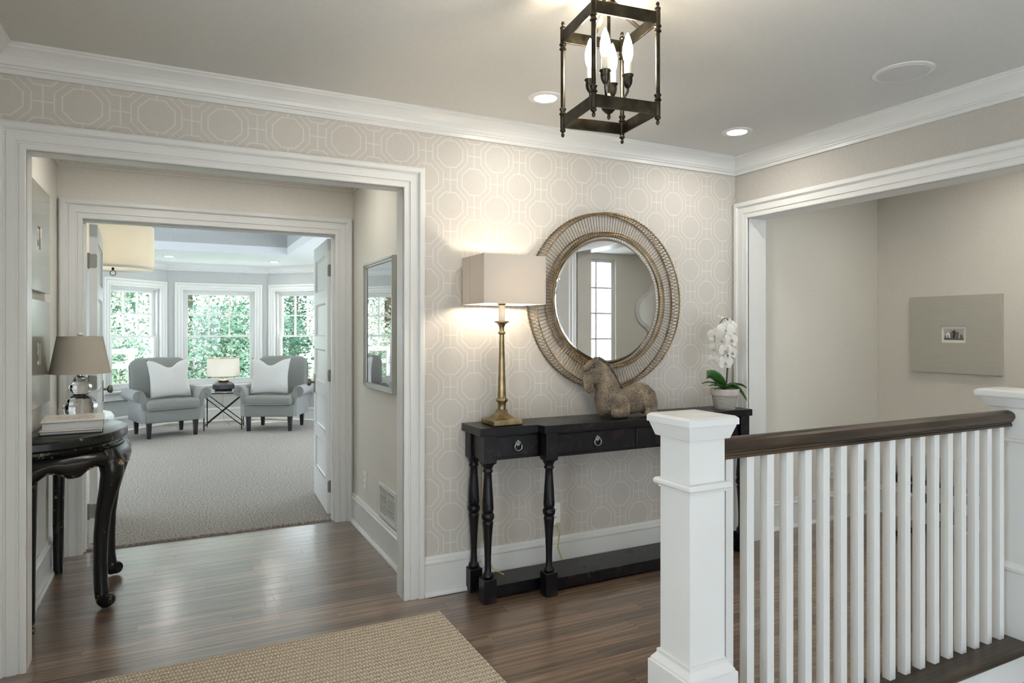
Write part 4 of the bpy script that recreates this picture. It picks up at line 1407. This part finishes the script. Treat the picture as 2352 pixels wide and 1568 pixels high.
# ---- glass lamp
GX, GY, GZ = -.470, 4.30, .861
gl = thing('glass_lamp', 'clear faceted glass gourd lamp with taupe shade on the half-round table', 'table lamp', (GX, GY, GZ))
MB().lathe([(.050, 0), (.060, .004), (.060, .012), (.052, .016), (.074, .045), (.082, .075), (.080, .100), (.064, .130), (.036, .150), (.034, .156), (.050, .172), (.056, .190), (.052, .206), (.032, .226), (.030, .230), (.034, .236), (.030, .244), (.018, .248)],
           10, (0, 0, 0), None, False).build('glass_body', 'crystal', gl, world=False)
MB().lathe([(.012, .248), (.016, .252), (.016, .275), (.010, .28)], 12).build('socket', 'nickel', gl, world=False)
MB().lathe([(.008, .29), (.024, .315), (.027, .335), (.022, .36), (.006, .375)], 12).build('bulb', 'paper_white', gl, world=False)
vs, fs = [], []
n = 40
rows_ = [(.1445, .266), (.107, .468), (.1055, .468), (.143, .266)]
for r_, z_ in rows_:
    for i in range(n):
        a = 2 * math.pi * i / n
        vs.append((r_ * math.cos(a), r_ * math.sin(a), z_))
for k in range(4):
    kk = (k + 1) % 4
    for i in range(n):
        j = (i + 1) % n
        fs.append((k * n + i, k * n + j, kk * n + j, kk * n + i))
MB().add(vs, fs, True).build('lamp_shade', 'shade_taupe', gl, world=False)
MB().lathe([(.003, .36), (.003, .470), (.012, .472), (.016, .478), (.012, .486), (.001, .489)], 12).build('finial', 'paper_white', gl, world=False)
MB().tube([(-.1065, 0, .466), (0, 0, .466), (.1065, 0, .466)], .0018, 6).build('spider', 'nickel', gl, world=False)
tag(MB().tube([(GX - .012, GY, GZ + .262), (GX - .05, GY - .01, GZ + .20), (GX - .075, GY - .02, GZ + .13), (GX - .10, GY - .03, GZ + .06), (GX - .115, GY - .04, GZ + .003)], .0022, 6).build('lamp_cord', 'cord_clear'), 'clear cord hanging from the glass lamp to the half-round table', 'cord')

# ---- books
def book(loc, rz, w, d, h, label, dots=False, spine_dark=True):
    e = thing('book', label, 'book', loc, rz, 'books on the half-round table')
    MB().box(-w / 2, w / 2, -d / 2, d / 2, h - .004, h).build('cover', 'book_cover', e, world=False, bevel=.001)
    MB().box(-w / 2, w / 2, -d / 2, d / 2, 0, .004).build('cover', 'book_dark' if not dots else 'book_cover', e, world=False, bevel=.001)
    MB().box(w / 2 - .004, w / 2, -d / 2, d / 2, .004, h - .004).build('spine', 'book_cover', e, world=False)
    MB().box(-w / 2 + .006, w / 2 - .006, -d / 2 + .006, d / 2 - .006, .004, h - .004).build('pages', 'paper_edge', e, world=False)
    MB().box(-w / 2 + .002, w / 2 - .002, -d / 2 + .0005, -d / 2 + .0035, h - .0055, h - .0035).build('cover_edge', 'book_dark', e, world=False)
    if dots:
        for i in range(7):
            for j in range(5):
                if (i * 3 + j * 5) % 7 == 0:
                    continue
                MB().lathe([(.0055, h), (.0055, h + .0004)], 10, (-.075 + .024 * i + (.012 if j % 2 else 0), .02 - .026 * j + .03, 0)).build('dot', 'book_dot', e, world=False)
    return e
book((-.465, 3.985, .861), R(3), .255, .34, .020, 'thin lower book under the dotted cover book', False)
book((-.462, 4.000, .8815), R(5), .262, .32, .040, 'thick cream book with dotted cover, topmost on the table', True)

# ================================================================ CEILING THINGS
def can(name, x, y, z, label, r=.054):
    e = thing(name, label, 'ceiling light', (x, y, z), group=None)
    vs, fs = [], []
    n = 36
    P = [(r, -.0015), (r, -.006), (r + .018, -.007), (r + .028, -.004), (r + .030, 0)]
    for rr, zz in P:
        for i in range(n):
            a = 2 * math.pi * i / n
            vs.append((rr * math.cos(a), rr * math.sin(a), zz))
    for k in range(len(P) - 1):
        for i in range(n):
            j = (i + 1) % n
            fs.append((k * n + i, k * n + j, (k + 1) * n + j, (k + 1) * n + i))
    MB().add(vs, fs, True).build('trim_ring', 'trim_white', e, world=False)
    MB().lathe([(r - .0005, -.0035), (r - .0005, -.0015)], 28).build('lens', 'can_lens', e, world=False, angle=50)
    return e
can('recessed_light', 1.58, 2.777, CZ, 'round recessed ceiling light left of the lantern')
can('recessed_light', 2.811, 2.766, CZ, 'round recessed ceiling light right of the lantern near the corner')
can('recessed_light', .35, .15, CZ, 'unseen recessed light added above the viewer over the rug')  # unseen lamp added to lift the hall brightness
can('recessed_light', .35, -1.0, CZ, 'unseen recessed light added behind the viewer by the entry')  # added fill lamp, out of view behind the camera
can('recessed_light', 2.45, -.6, CZ, 'unseen recessed light added over the stairwell behind the viewer')  # unseen, added for more lamp light in the hall
can('recessed_light', 4.10, 2.15, CZ, 'recessed light of the side room near the engraving')
can('recessed_light', 4.25, 1.45, CZ, 'recessed light added to brighten the side room near the half wall')  # extra lamp added to brighten the engraving wall
can('recessed_light', 4.10, .45, CZ, 'unseen recessed light added over the middle of the side room')  # added out of view to light the side room
can('recessed_light', 5.60, -.35, CZ, 'unseen recessed light added near the side room window')  # unseen lamp added for side room brightness
can('recessed_light', -.15, 4.05, 2.43, 'recessed light in the passage ceiling over the half-round table')
can('recessed_light', .65, 4.05, 2.43, 'second recessed light added in the passage ceiling by the framed picture')  # second passage lamp, added because the walls came out too dark
can('recessed_light', 1.241, 9.98, SZ, 'recessed light in the bay ceiling right of the tray corner', .05)
can('recessed_light', -.092, 9.85, SZ, 'recessed light in the bay ceiling beside the drum pendant', .05)
can('recessed_light', 1.98, 9.45, SZ, 'recessed light in the bay ceiling half hidden by the door', .05)
can('recessed_light', 2.3, 7.0, SZ, 'unseen recessed light added on the right of the bay window room', .05)  # added unseen lamp, brightens the bay room from the right
can('recessed_light', -1.8, 8.6, SZ, 'unseen recessed light added on the left of the bay window room', .05)  # its counterpart on the left, likewise unseen and added for light

spk = thing('ceiling_speaker', 'round flush ceiling speaker with pale grille in the hall ceiling', 'speaker', (2.805, 1.805, CZ))
MB().lathe([(.120, 0), (.120, -.004), (.112, -.007), (.102, -.006)], 48).build('bezel', 'trim_white', spk, world=False, angle=50)
MB().lathe([(.101, -.0062), (.100, -.008), (.02, -.0085)], 48).build('grille', 'speaker_grey', spk, world=False, angle=50)

# ---- lantern
LNX, LNY = 1.226, 1.748
ln = thing('hanging_lantern', 'square open bronze lantern with four candle bulbs hanging from the ceiling', 'lantern', (LNX, LNY, 0), R(-6.7))
HS = .11
zb, zt = 2.043, 2.322
for sx, sy in ((-1, -1), (1, -1), (1, 1), (-1, 1)):
    p = MB().lathe([(.002, zb - .050), (.0045, zb - .048), (.006, zb - .043), (.0045, zb - .038), (.003, zb - .036), (.009, zb - .031), (.0095, zb - .026), (.0075, zb - .023), (.0085, zb - .020),
                    (.0085, zb + .022), (.0115, zb + .024), (.0115, zb + .028), (.008, zb + .031), (.0085, zb + .036), (.0115, zb + .040), (.0115, zb + .043), (.0072, zb + .046), (.0072, zt - .046),
                    (.0115, zt - .043), (.0115, zt - .040), (.0085, zt - .036), (.008, zt - .031), (.0115, zt - .028), (.0115, zt - .024), (.0085, zt - .022), (.0085, zt + .020), (.0075, zt + .023),
                    (.0095, zt + .026), (.009, zt + .031), (.003, zt + .036), (.0045, zt + .038), (.006, zt + .043), (.0045, zt + .048), (.002, zt + .050)],
                   14, (sx * HS, sy * HS, 0)).build('post', 'bronze_dark', ln, world=False, angle=45)
for z_ in (zb, zt):
    for a in range(4):
        Mx = Matrix.Rotation(R(90 * a), 4, 'Z')
        MB().box(-HS + .006, HS - .006, -HS - .003, -HS + .003, z_ - .019, z_ + .019, Mx).build('frame_bar', 'bronze_dark', ln, world=False, bevel=.0008)
MB().lathe([(.0055, 2.09), (.0055, 2.452)], 10).build('stem', 'bronze_dark', ln, world=False)
MB().lathe([(.002, 2.030), (.005, 2.033), (.006, 2.040), (.004, 2.046), (.012, 2.052), (.022, 2.062), (.026, 2.074), (.024, 2.080), (.012, 2.086), (.008, 2.094), (.012, 2.100), (.008, 2.108), (.0055, 2.112)], 18).build('bowl', 'bronze_dark', ln, world=False, angle=50)
MB().lathe([(.006, 2.40), (.016, 2.404), (.022, 2.412), (.016, 2.424), (.006, 2.430)], 16).build('hub', 'bronze_dark', ln, world=False, angle=50)
MB().lathe([(.008, 2.448), (.030, 2.455), (.052, 2.468), (.056, CZ - .001)], 24).build('canopy', 'bronze_dark', ln, world=False, angle=50)
for a in range(4):
    A = R(90 * a)
    c0, s0 = math.cos(A), math.sin(A)
    st_ = []
    for k in range(13):
        t = k / 12
        r_ = .010 + (HS - .012) * (t ** 1.7)
        z_ = 2.425 - .085 * t
        st_.append((r_, z_))
    vs, fs = [], []
    for r_, z_ in st_:
        for w_, h_ in ((-.008, -.0015), (.008, -.0015), (.008, .0015), (-.008, .0015)):
            vs.append((r_ * c0 - w_ * s0, r_ * s0 + w_ * c0, z_ + h_))
    for k in range(12):
        for j in range(4):
            l = (j + 1) % 4
            fs.append((4 * k + j, 4 * k + l, 4 * k + 4 + l, 4 * k + 4 + j))
    fs += [(3, 2, 1, 0), (48, 49, 50, 51)]
    MB().add(vs, fs).build('strap', 'bronze_dark', ln, world=False)
    A = R(90 * a + 51)
    c0, s0 = math.cos(A), math.sin(A)
    P = .060
    arm = MB().tube([(.010 * c0, .010 * s0, 2.082), (.028 * c0, .028 * s0, 2.076), (.045 * c0, .045 * s0, 2.088), (P * c0, P * s0, 2.112), (P * c0, P * s0, 2.130)], .0042, 8).build('candle_arm', 'bronze_dark', ln, world=False)
    cc = (P * c0, P * s0, 0)
    MB().lathe([(.005, 2.122), (.008, 2.126), (.013, 2.134), (.0155, 2.146), (.0150, 2.156), (.0185, 2.160), (.019, 2.164), (.012, 2.164)], 16, cc).build('cup', 'bronze_dark', arm, world=False, angle=50)
    MB().lathe([(.0115, 2.160), (.0115, 2.204), (.009, 2.206)], 14, cc).build('candle_sleeve', 'cream_sleeve', arm, world=False, angle=50)
    MB().lathe([(.008, 2.203), (.013, 2.214), (.0165, 2.232), (.0160, 2.250), (.011, 2.272), (.005, 2.290), (.001, 2.297)], 14, cc).build('bulb', 'bulb_glow', arm, world=False)

# ================================================================ BAY WINDOW ROOM
def rounded(mb):
    return mb
def armchair(loc, rz, label, source=None):
    if source is not None:
        c_ = copy_tree(source)
        c_.location = loc
        c_.rotation_euler = (0, 0, rz)
        c_['label'] = label
        return c_
    e = thing('armchair', label, 'armchair', loc, rz, 'pair of armchairs in the bay')
    B = lambda mb, n, m, p=e, **k: mb.build(n, m, p, world=False, **k)
    B(MB().taper(0, 0, .315, .315, .195, .325, .315, .36), 'base', 'stripe_fabric', bevel=.015, seg=3)
    # seat cushion, crowned
    def seat(u, v):
        x = (u - .5) * 2
        y = (v - .5) * 2
        return (x * .335, -.085 + y * .285, .415 + .065 * (1 - abs(x) ** 6 * .6) * (1 - abs(y) ** 6 * .6) + .02 * (1 - x * x) * (1 - y * y))
    cu = B(MB().box(-.318, .318, -.360, .20, .345, .478), 'seat_cushion', 'stripe_fabric', bevel=.05, seg=5)
    B(MB().tube([(-.305, -.356, .362), (.305, -.356, .362)], .006, 6), 'piping', 'stripe_fabric', cu)
    # back, leaning
    Mb = TM((0, .235, .36), 0, R(-11))
    bk = B(MB().prism([(-.335, 0), (.335, 0), (.352, .30), (.345, .54), (.315, .605), (.25, .63), (0, .637), (-.25, .63), (-.315, .605), (-.345, .54), (-.352, .30)], -.075, .075,
                      Mb @ Matrix.Rotation(R(90), 4, 'X')), 'backrest', 'stripe_fabric', bevel=.04, seg=4)
    for s_ in (-1, 1):
        Ms = Matrix.Scale(s_, 4, (1, 0, 0))
        pr = [(.300, .20), (.372, .20), (.378, .46)] + [(.395 + .072 * math.cos(R(a)), .535 + .072 * math.sin(R(a))) for a in range(-120, 161, 20)] + [(.305, .50)]
        am = MB()
        am.prism(pr, -.30, .27, Ms @ Matrix.Rotation(R(90), 4, 'X') @ Matrix.Scale(-1, 4, (0, 0, 1)), True)
        ao = B(am, 'arm', 'plain_grey_fabric', angle=50, bevel=.008)
        q = MB()
        for k in range(8):
            a = R(-100 + 34 * k)
            q.tube([(.395, -.304, .535), (.395 + .066 * math.cos(a), -.303, .535 + .066 * math.sin(a))], .0022, 5, False, Ms)
        q.ball((.395, -.303, .535), (.014, .006, .014), 10, 6, Ms)
        B(q, 'pleats', 'stripe_fabric', ao)
        fr = MB().prism([(.302, .345), (.35, .36), (.378, .46)] + [(.395 + .066 * math.cos(R(a)), .535 + .066 * math.sin(R(a))) for a in range(-100, 161, 20)] + [(.308, .50)], -.3015, -.295,
                        Ms @ Matrix.Rotation(R(90), 4, 'X') @ Matrix.Scale(-1, 4, (0, 0, 1)))
        B(fr, 'arm_front', 'stripe_fabric', ao)
    for x_, y_ in ((-.275, -.27), (.275, -.27), (-.275, .27), (.275, .27)):
        B(MB().taper(x_, y_ + (.02 if y_ > 0 else 0), .019, .019, .0, .028, .028, .20), 'leg', 'espresso_wood')
    return e
ch1 = armchair((-.125, 9.745, .012), R(17), 'grey striped roll-arm armchair left of the small glass table')
ch2 = armchair((1.225, 9.690, .012), R(-25), 'grey striped roll-arm armchair right of the small glass table', ch1)

def pillow(loc, rz, tilt, s, label, dent=.10):
    mb = MB()
    n = 22
    def f(sgn):
        def fn(u, v):
            x, y = u * 2 - 1, v * 2 - 1
            t = max(0, (1 - abs(x) ** 2.6)) ** .6 * max(0, (1 - abs(y) ** 2.6)) ** .6
            k = 1 + .06 * (abs(x) * abs(y)) ** 2 - .05 * (1 - min(1, (abs(x) ** 2 + abs(y) ** 2)))
            pin = 1 - .045 * (1 - x * x) * abs(y) ** 6
            pin2 = 1 - .045 * (1 - y * y) * abs(x) ** 6
            zz = y * s * pin * k
            if y > 0:
                zz -= dent * math.exp(-(x / .42) ** 2) * y ** 3
            return (x * s * pin2 * k, sgn * .075 * t + (.02 * dent * 10 * math.exp(-(x / .25) ** 2) * max(y, 0) * -sgn * .2), zz)
        return fn
    mb.grid(f(-1), n, n)
    mb.grid(f(1), n, n)
    o = mb.build('pillow', 'pillow_linen', fix=True, angle=0)
    bm = bmesh.new()
    bm.from_mesh(o.data)
    bmesh.ops.remove_doubles(bm, verts=bm.verts, dist=.0005)
    bmesh.ops.recalc_face_normals(bm, faces=bm.faces)
    bm.to_mesh(o.data)
    bm.free()
    o.location = loc
    o.rotation_euler = (R(tilt), 0, rz)
    return tag(o, label, 'pillow', 'pillows on the armchairs')
pillow((-.085, 9.720, .735), R(20), -17, .245, 'white linen pillow propped in the left armchair')
pillow((1.145, 9.635, .735), R(-20), -17, .245, 'white linen pillow propped in the right armchair')

# ---- small glass table
sd = thing('side_table', 'small glass-topped iron table with crossed bars between the armchairs', 'side table', (.585, 9.98, .012), R(-8))
TW, TD, TH = .235, .20, .51
MB().box(-TW - .02, TW + .02, -TD - .02, TD + .02, TH - .004, TH + .006).build('glass_top', 'table_glass', sd, world=False, bevel=.002)
MB().panel(2 * TW + .03, 2 * TD + .03, .012, [(.018, 2 * TW + .012, .018, 2 * TD + .012)], Matrix.Translation((-TW - .015, -TD - .015, TH - .004)) @ Matrix(((1, 0, 0, 0), (0, 0, 1, 0), (0, -1, 0, 0), (0, 0, 0, 1)))).build('rim', 'iron_dark', sd, world=False)
for x_ in (-TW, TW):
    for y_ in (-TD, TD):
        MB().lathe([(.004, 0), (.009, .008), (.006, .018), (.0085, .03), (.0075, .04), (.0075, TH - .02), (.011, TH - .012)], 10, (x_, y_, 0)).build('leg', 'iron_dark', sd, world=False)
for y_ in (-TD, TD):
    MB().tube([(-TW, y_, .06), (TW, y_, TH - .05)], .0065, 8).build('cross_bar', 'iron_dark', sd, world=False)
    MB().tube([(-TW, y_ + .005, TH - .05), (TW, y_ + .005, .06)], .0065, 8).build('cross_bar', 'iron_dark', sd, world=False)
for x_ in (-TW, TW):
    MB().tube([(x_, -TD, .06), (x_, TD, .06)], .0055, 8).build('stretcher', 'iron_dark', sd, world=False)

# ---- drum lamp on it
dl = thing('drum_lamp', 'dark octagonal lamp with white drum shade on the glass table', 'table lamp', (.575, 9.98, .5285))
MB().lathe([(.10, 0), (.115, .005), (.115, .014), (.10, .018)], 24).build('foot', 'lamp_ceramic', dl, world=False, angle=40)
MB().lathe([(.105, .018), (.145, .030), (.148, .036), (.148, .088), (.143, .096), (.108, .122), (.070, .128), (.072, .140), (.086, .146)], 8, (0, 0, 0), TM((0, 0, 0), R(22.5)), False).build('body', 'lamp_ceramic', dl, world=False)
MB().lathe([(.088, .145), (.090, .152), (.05, .160), (.012, .164), (.008, .20)], 16).build('collar', 'brass_aged', dl, world=False, angle=40)
MB().lathe([(.010, .215), (.028, .245), (.030, .265), (.02, .29), (.006, .30)], 12).build('bulb', 'shade_bulb', dl, world=False)
def drum(r0, r1, z0, z1, t, mat, par, n=48):
    vs, fs = [], []
    for r_, z_ in ((r0, z0), (r1, z1), (r1 - t, z1), (r0 - t, z0)):
        for i in range(n):
            a = 2 * math.pi * i / n
            vs.append((r_ * math.cos(a), r_ * math.sin(a), z_))
    for k in range(4):
        kk = (k + 1) % 4
        for i in range(n):
            j = (i + 1) % n
            fs.append((k * n + i, k * n + j, kk * n + j, kk * n + i))
    return MB().add(vs, fs, True).build('lamp_shade', mat, par, world=False)
ds = drum(.212, .205, .205, .455, .002, 'shade_white', dl)
MB().ring((0, 0, .455), .205, .0045, 6, 48, 'z').build('top_band', 'brass_aged', ds, world=False)
MB().ring((0, 0, .205), .212, .003, 6, 48, 'z').build('bottom_band', 'brass_aged', ds, world=False)
MB().tube([(-.2, 0, .44), (0, 0, .44), (.2, 0, .44)], .002, 6).tube([(0, 0, .2), (0, 0, .46)], .003, 6).build('spider', 'brass_aged', dl, world=False)
tag(MB().tube([(.575, 10.12, .52), (.58, 10.20, .45), (.575, 10.22, .25), (.60, 10.24, .08), (.68, 10.30, .018)], .003, 6).build('lamp_cord', 'cord_gold'), 'thin cord hanging from the drum lamp behind the glass table', 'cord')
outlet('wall_outlet', (.35, SY1, .33), 0, 'white outlet on the bay wall behind the glass table')

# ---- drum pendant
pd = thing('drum_pendant', 'large ivory drum pendant hanging in the bay window room', 'pendant light', (-.472, 6.4, 1.865))
drum(.302, .302, 0, .358, .003, 'shade_ivory', pd, 56)
MB().lathe([(.296, .018), (.296, .022)], 48).build('diffuser', 'shade_white', pd, world=False, angle=40)
MB().lathe([(.004, -.004), (.010, 0), (.010, .012), (.004, .018)], 10).build('finial', 'iron_dark', pd, world=False)
MB().ring((0, 0, -.028), .021, .0028, 8, 24, 'y').build('pull_ring', 'iron_dark', pd, world=False)
for a in (0, 120, 240):
    c0, s0 = math.cos(R(a)), math.sin(R(a))
    MB().lathe([(.012, .13), (.030, .165), (.030, .185), (.012, .21)], 12, (.10 * c0, .10 * s0, 0)).build('bulb', 'shade_bulb', pd, world=False)
MB().lathe([(.005, .15), (.005, .86), (.06, .87), (.065, .885)], 14).build('rod', 'iron_dark', pd, world=False, angle=40)
MB().tube([(-.299, 0, .345), (0, 0, .345), (.299, 0, .345)], .003, 6).build('spider', 'iron_dark', pd, world=False)

# ---- white ottoman at the left wall
ot = thing('ottoman', 'white rounded cushion ottoman beside the left armchair', 'ottoman', (-1.05, 9.15, .012))
MB().lathe([(.30, .02), (.36, .05), (.375, .15), (.36, .27)], 32).build('base', 'white_cotton', ot, world=False, angle=50)
MB().lathe([(.35, .268), (.385, .30), (.39, .34), (.36, .385), (.22, .415), (.01, .422)], 32).build('cushion', 'white_cotton', ot, world=False, angle=60)

# ---- dark bench glimpsed through the balusters
bn = thing('cross_leg_bench', 'dark cross-legged bench with grey seat glimpsed between the balusters', 'bench', (4.45, 2.42, 0))
MB().box(-.20, .20, -.44, .44, .405, .50).build('seat', 'plain_grey_fabric', bn, world=False, bevel=.03, seg=4)
MB().box(-.19, .19, -.43, .43, .375, .405).build('rail', 'espresso_wood', bn, world=False)
for x_ in (-.16, .16):
    for s_ in (-1, 1):
        MB().tube([(x_ + s_ * .008, -s_ * .40, .0), (x_ + s_ * .008, s_ * .40, .38)], .026, 4, sq=True).build('leg', 'espresso_wood', bn, world=False)

# ---- quatrefoil mirror in the side room (seen in the round mirror)
qm = thing('quatrefoil_mirror', 'white framed quatrefoil mirror on the side room wall, seen reflected', 'mirror', (6.56, SB, 1.66), R(180))
def quatre(r, off, n=14):
    pts = []
    for k in range(4):
        for i in range(n + 1):
            a = R(90 * k - 68 + 136 * i / n)
            pts.append((off * math.cos(R(90 * k)) + r * math.cos(a), off * math.sin(R(90 * k)) + r * math.sin(a)))
    return pts
MB().prism(quatre(.27, .22), 0, .03, Matrix.Rotation(R(90), 4, 'X')).build('frame', 'trim_white', qm, world=False, bevel=.006)
MB().prism(quatre(.22, .215), .0305, .034, Matrix.Rotation(R(90), 4, 'X')).build('glass', 'mirror_glass', qm, world=False)

# ================================================================ OUTSIDE
lw = MB().box(-26, 30, 11.2, 40, -.75, -.70)
struct('ground_lawn', lw, 'lawn', 'lawn outside the bay windows', 'ground')
struct('ground_front', MB().box(-26, 30, -26, YB - .3, -.25, -.2), 'siding', 'pale paved ground outside the entry', 'ground')
def tree(x, y, h, rx, n, mats, label, seed, z0=-.7, size=.055, crown0=.1):
    rnd = random.Random(seed)
    e = thing('tree', label, 'tree', (x, y, z0), group='trees outside the bay')
    MB().lathe([(.16, 0), (.13, .5), (.11, h * .5), (.05, h * .8)], 10).build('trunk', 'bark', e, world=False)
    for m, share in mats:
        vs, fs = [], []
        cl = []
        for c_ in range(26):
            a = rnd.uniform(0, 6.283)
            rr = rx * math.sqrt(rnd.random()) * .85
            cl.append((rr * math.cos(a), rr * math.sin(a), h * rnd.uniform(crown0, .98), rnd.uniform(.35, .75)))
        for i in range(int(n * share * 2.1)):
            c_ = rnd.choice(cl)
            d = Vector((rnd.gauss(0, 1), rnd.gauss(0, 1), rnd.gauss(0, .8)))
            d = d.normalized() * (c_[3] * rnd.uniform(.55, 1.05))
            p = Vector(c_[:3]) + d
            u = Vector((rnd.gauss(0, 1), rnd.gauss(0, 1), rnd.gauss(0, .6))).normalized()
            w = u.cross(Vector((rnd.gauss(0, 1), rnd.gauss(0, 1), rnd.gauss(0, 1)))).normalized()
            s_ = size * rnd.uniform(.6, 1.3)
            k = len(vs)
            vs += [p - u * s_, p + w * s_ * .45, p + u * s_, p - w * s_ * .45]
            fs.append((k, k + 1, k + 2, k + 3))
        mb = MB()
        mb.v = vs
        mb.f = fs
        mb.sm = [False] * len(fs)
        tag(mb.build('foliage', m, e, world=False, fix=False), kind='stuff')
    return e
tree(.2, 16.0, 6.0, 2.3, 9000, [('leaf_mid', .5), ('leaf_pale', .5)], 'pale leafy tree filling the middle bay window', 1)
tree(2.6, 17.2, 6.5, 2.2, 9000, [('leaf_dark', .55), ('leaf_pale', .45)], 'darker leafy tree behind the right part of the middle window', 2)
tree(-2.6, 16.6, 6.0, 2.3, 9000, [('leaf_mid', .6), ('leaf_pale', .4)], 'leafy tree seen through the left bay window', 3)
tree(5.4, 16.0, 6.2, 2.2, 8000, [('leaf_mid', .55), ('leaf_pale', .45)], 'leafy tree seen through the right bay window', 4)
tree(-5.4, 14.8, 5.5, 2.0, 7000, [('leaf_mid', .5), ('leaf_pale', .5)], 'leafy tree at the far left outside the bay', 5)
tree(.9, 14.2, 2.4, 1.5, 6000, [('leaf_mid', .5), ('leaf_dark', .5)], 'low bushy shrub below the middle bay window', 6, size=.05)
tree(-1.6, 14.0, 1.9, 1.1, 4000, [('leaf_pale', .6), ('leaf_mid', .4)], 'low bushy shrub below the left bay window', 7, size=.05)
tree(3.6, 14.0, 2.3, 1.2, 5000, [('leaf_pale', .6), ('leaf_mid', .4)], 'low flowering shrub below the right bay window', 8, size=.05)
tree(8.5, 9.0, 5.5, 2.2, 6000, [('leaf_mid', .5), ('leaf_pale', .5)], 'leafy tree beyond the side of the bay window room', 9)
tree(5.6, -6.5, 3.6, 1.7, 5000, [('leaf_mid', .4), ('leaf_pale', .6)], 'small tree outside the window reflected in the round mirror', 10, z0=-.25)

fn = thing('garden_fence', 'grey post and rail fence outside the left bay window', 'fence', (-3, 13.2, -.7))
for i in range(6):
    MB().box(-2.2 + .9 * i - .05, -2.2 + .9 * i + .05, -.05, .05, 0, 1.75).build('post', 'fence_grey', fn, world=False)
for z_ in (.5, 1.0, 1.45, 1.7):
    MB().box(-2.3, 2.4, -.03, .03, z_ - .045, z_ + .045).build('rail', 'fence_grey', fn, world=False)
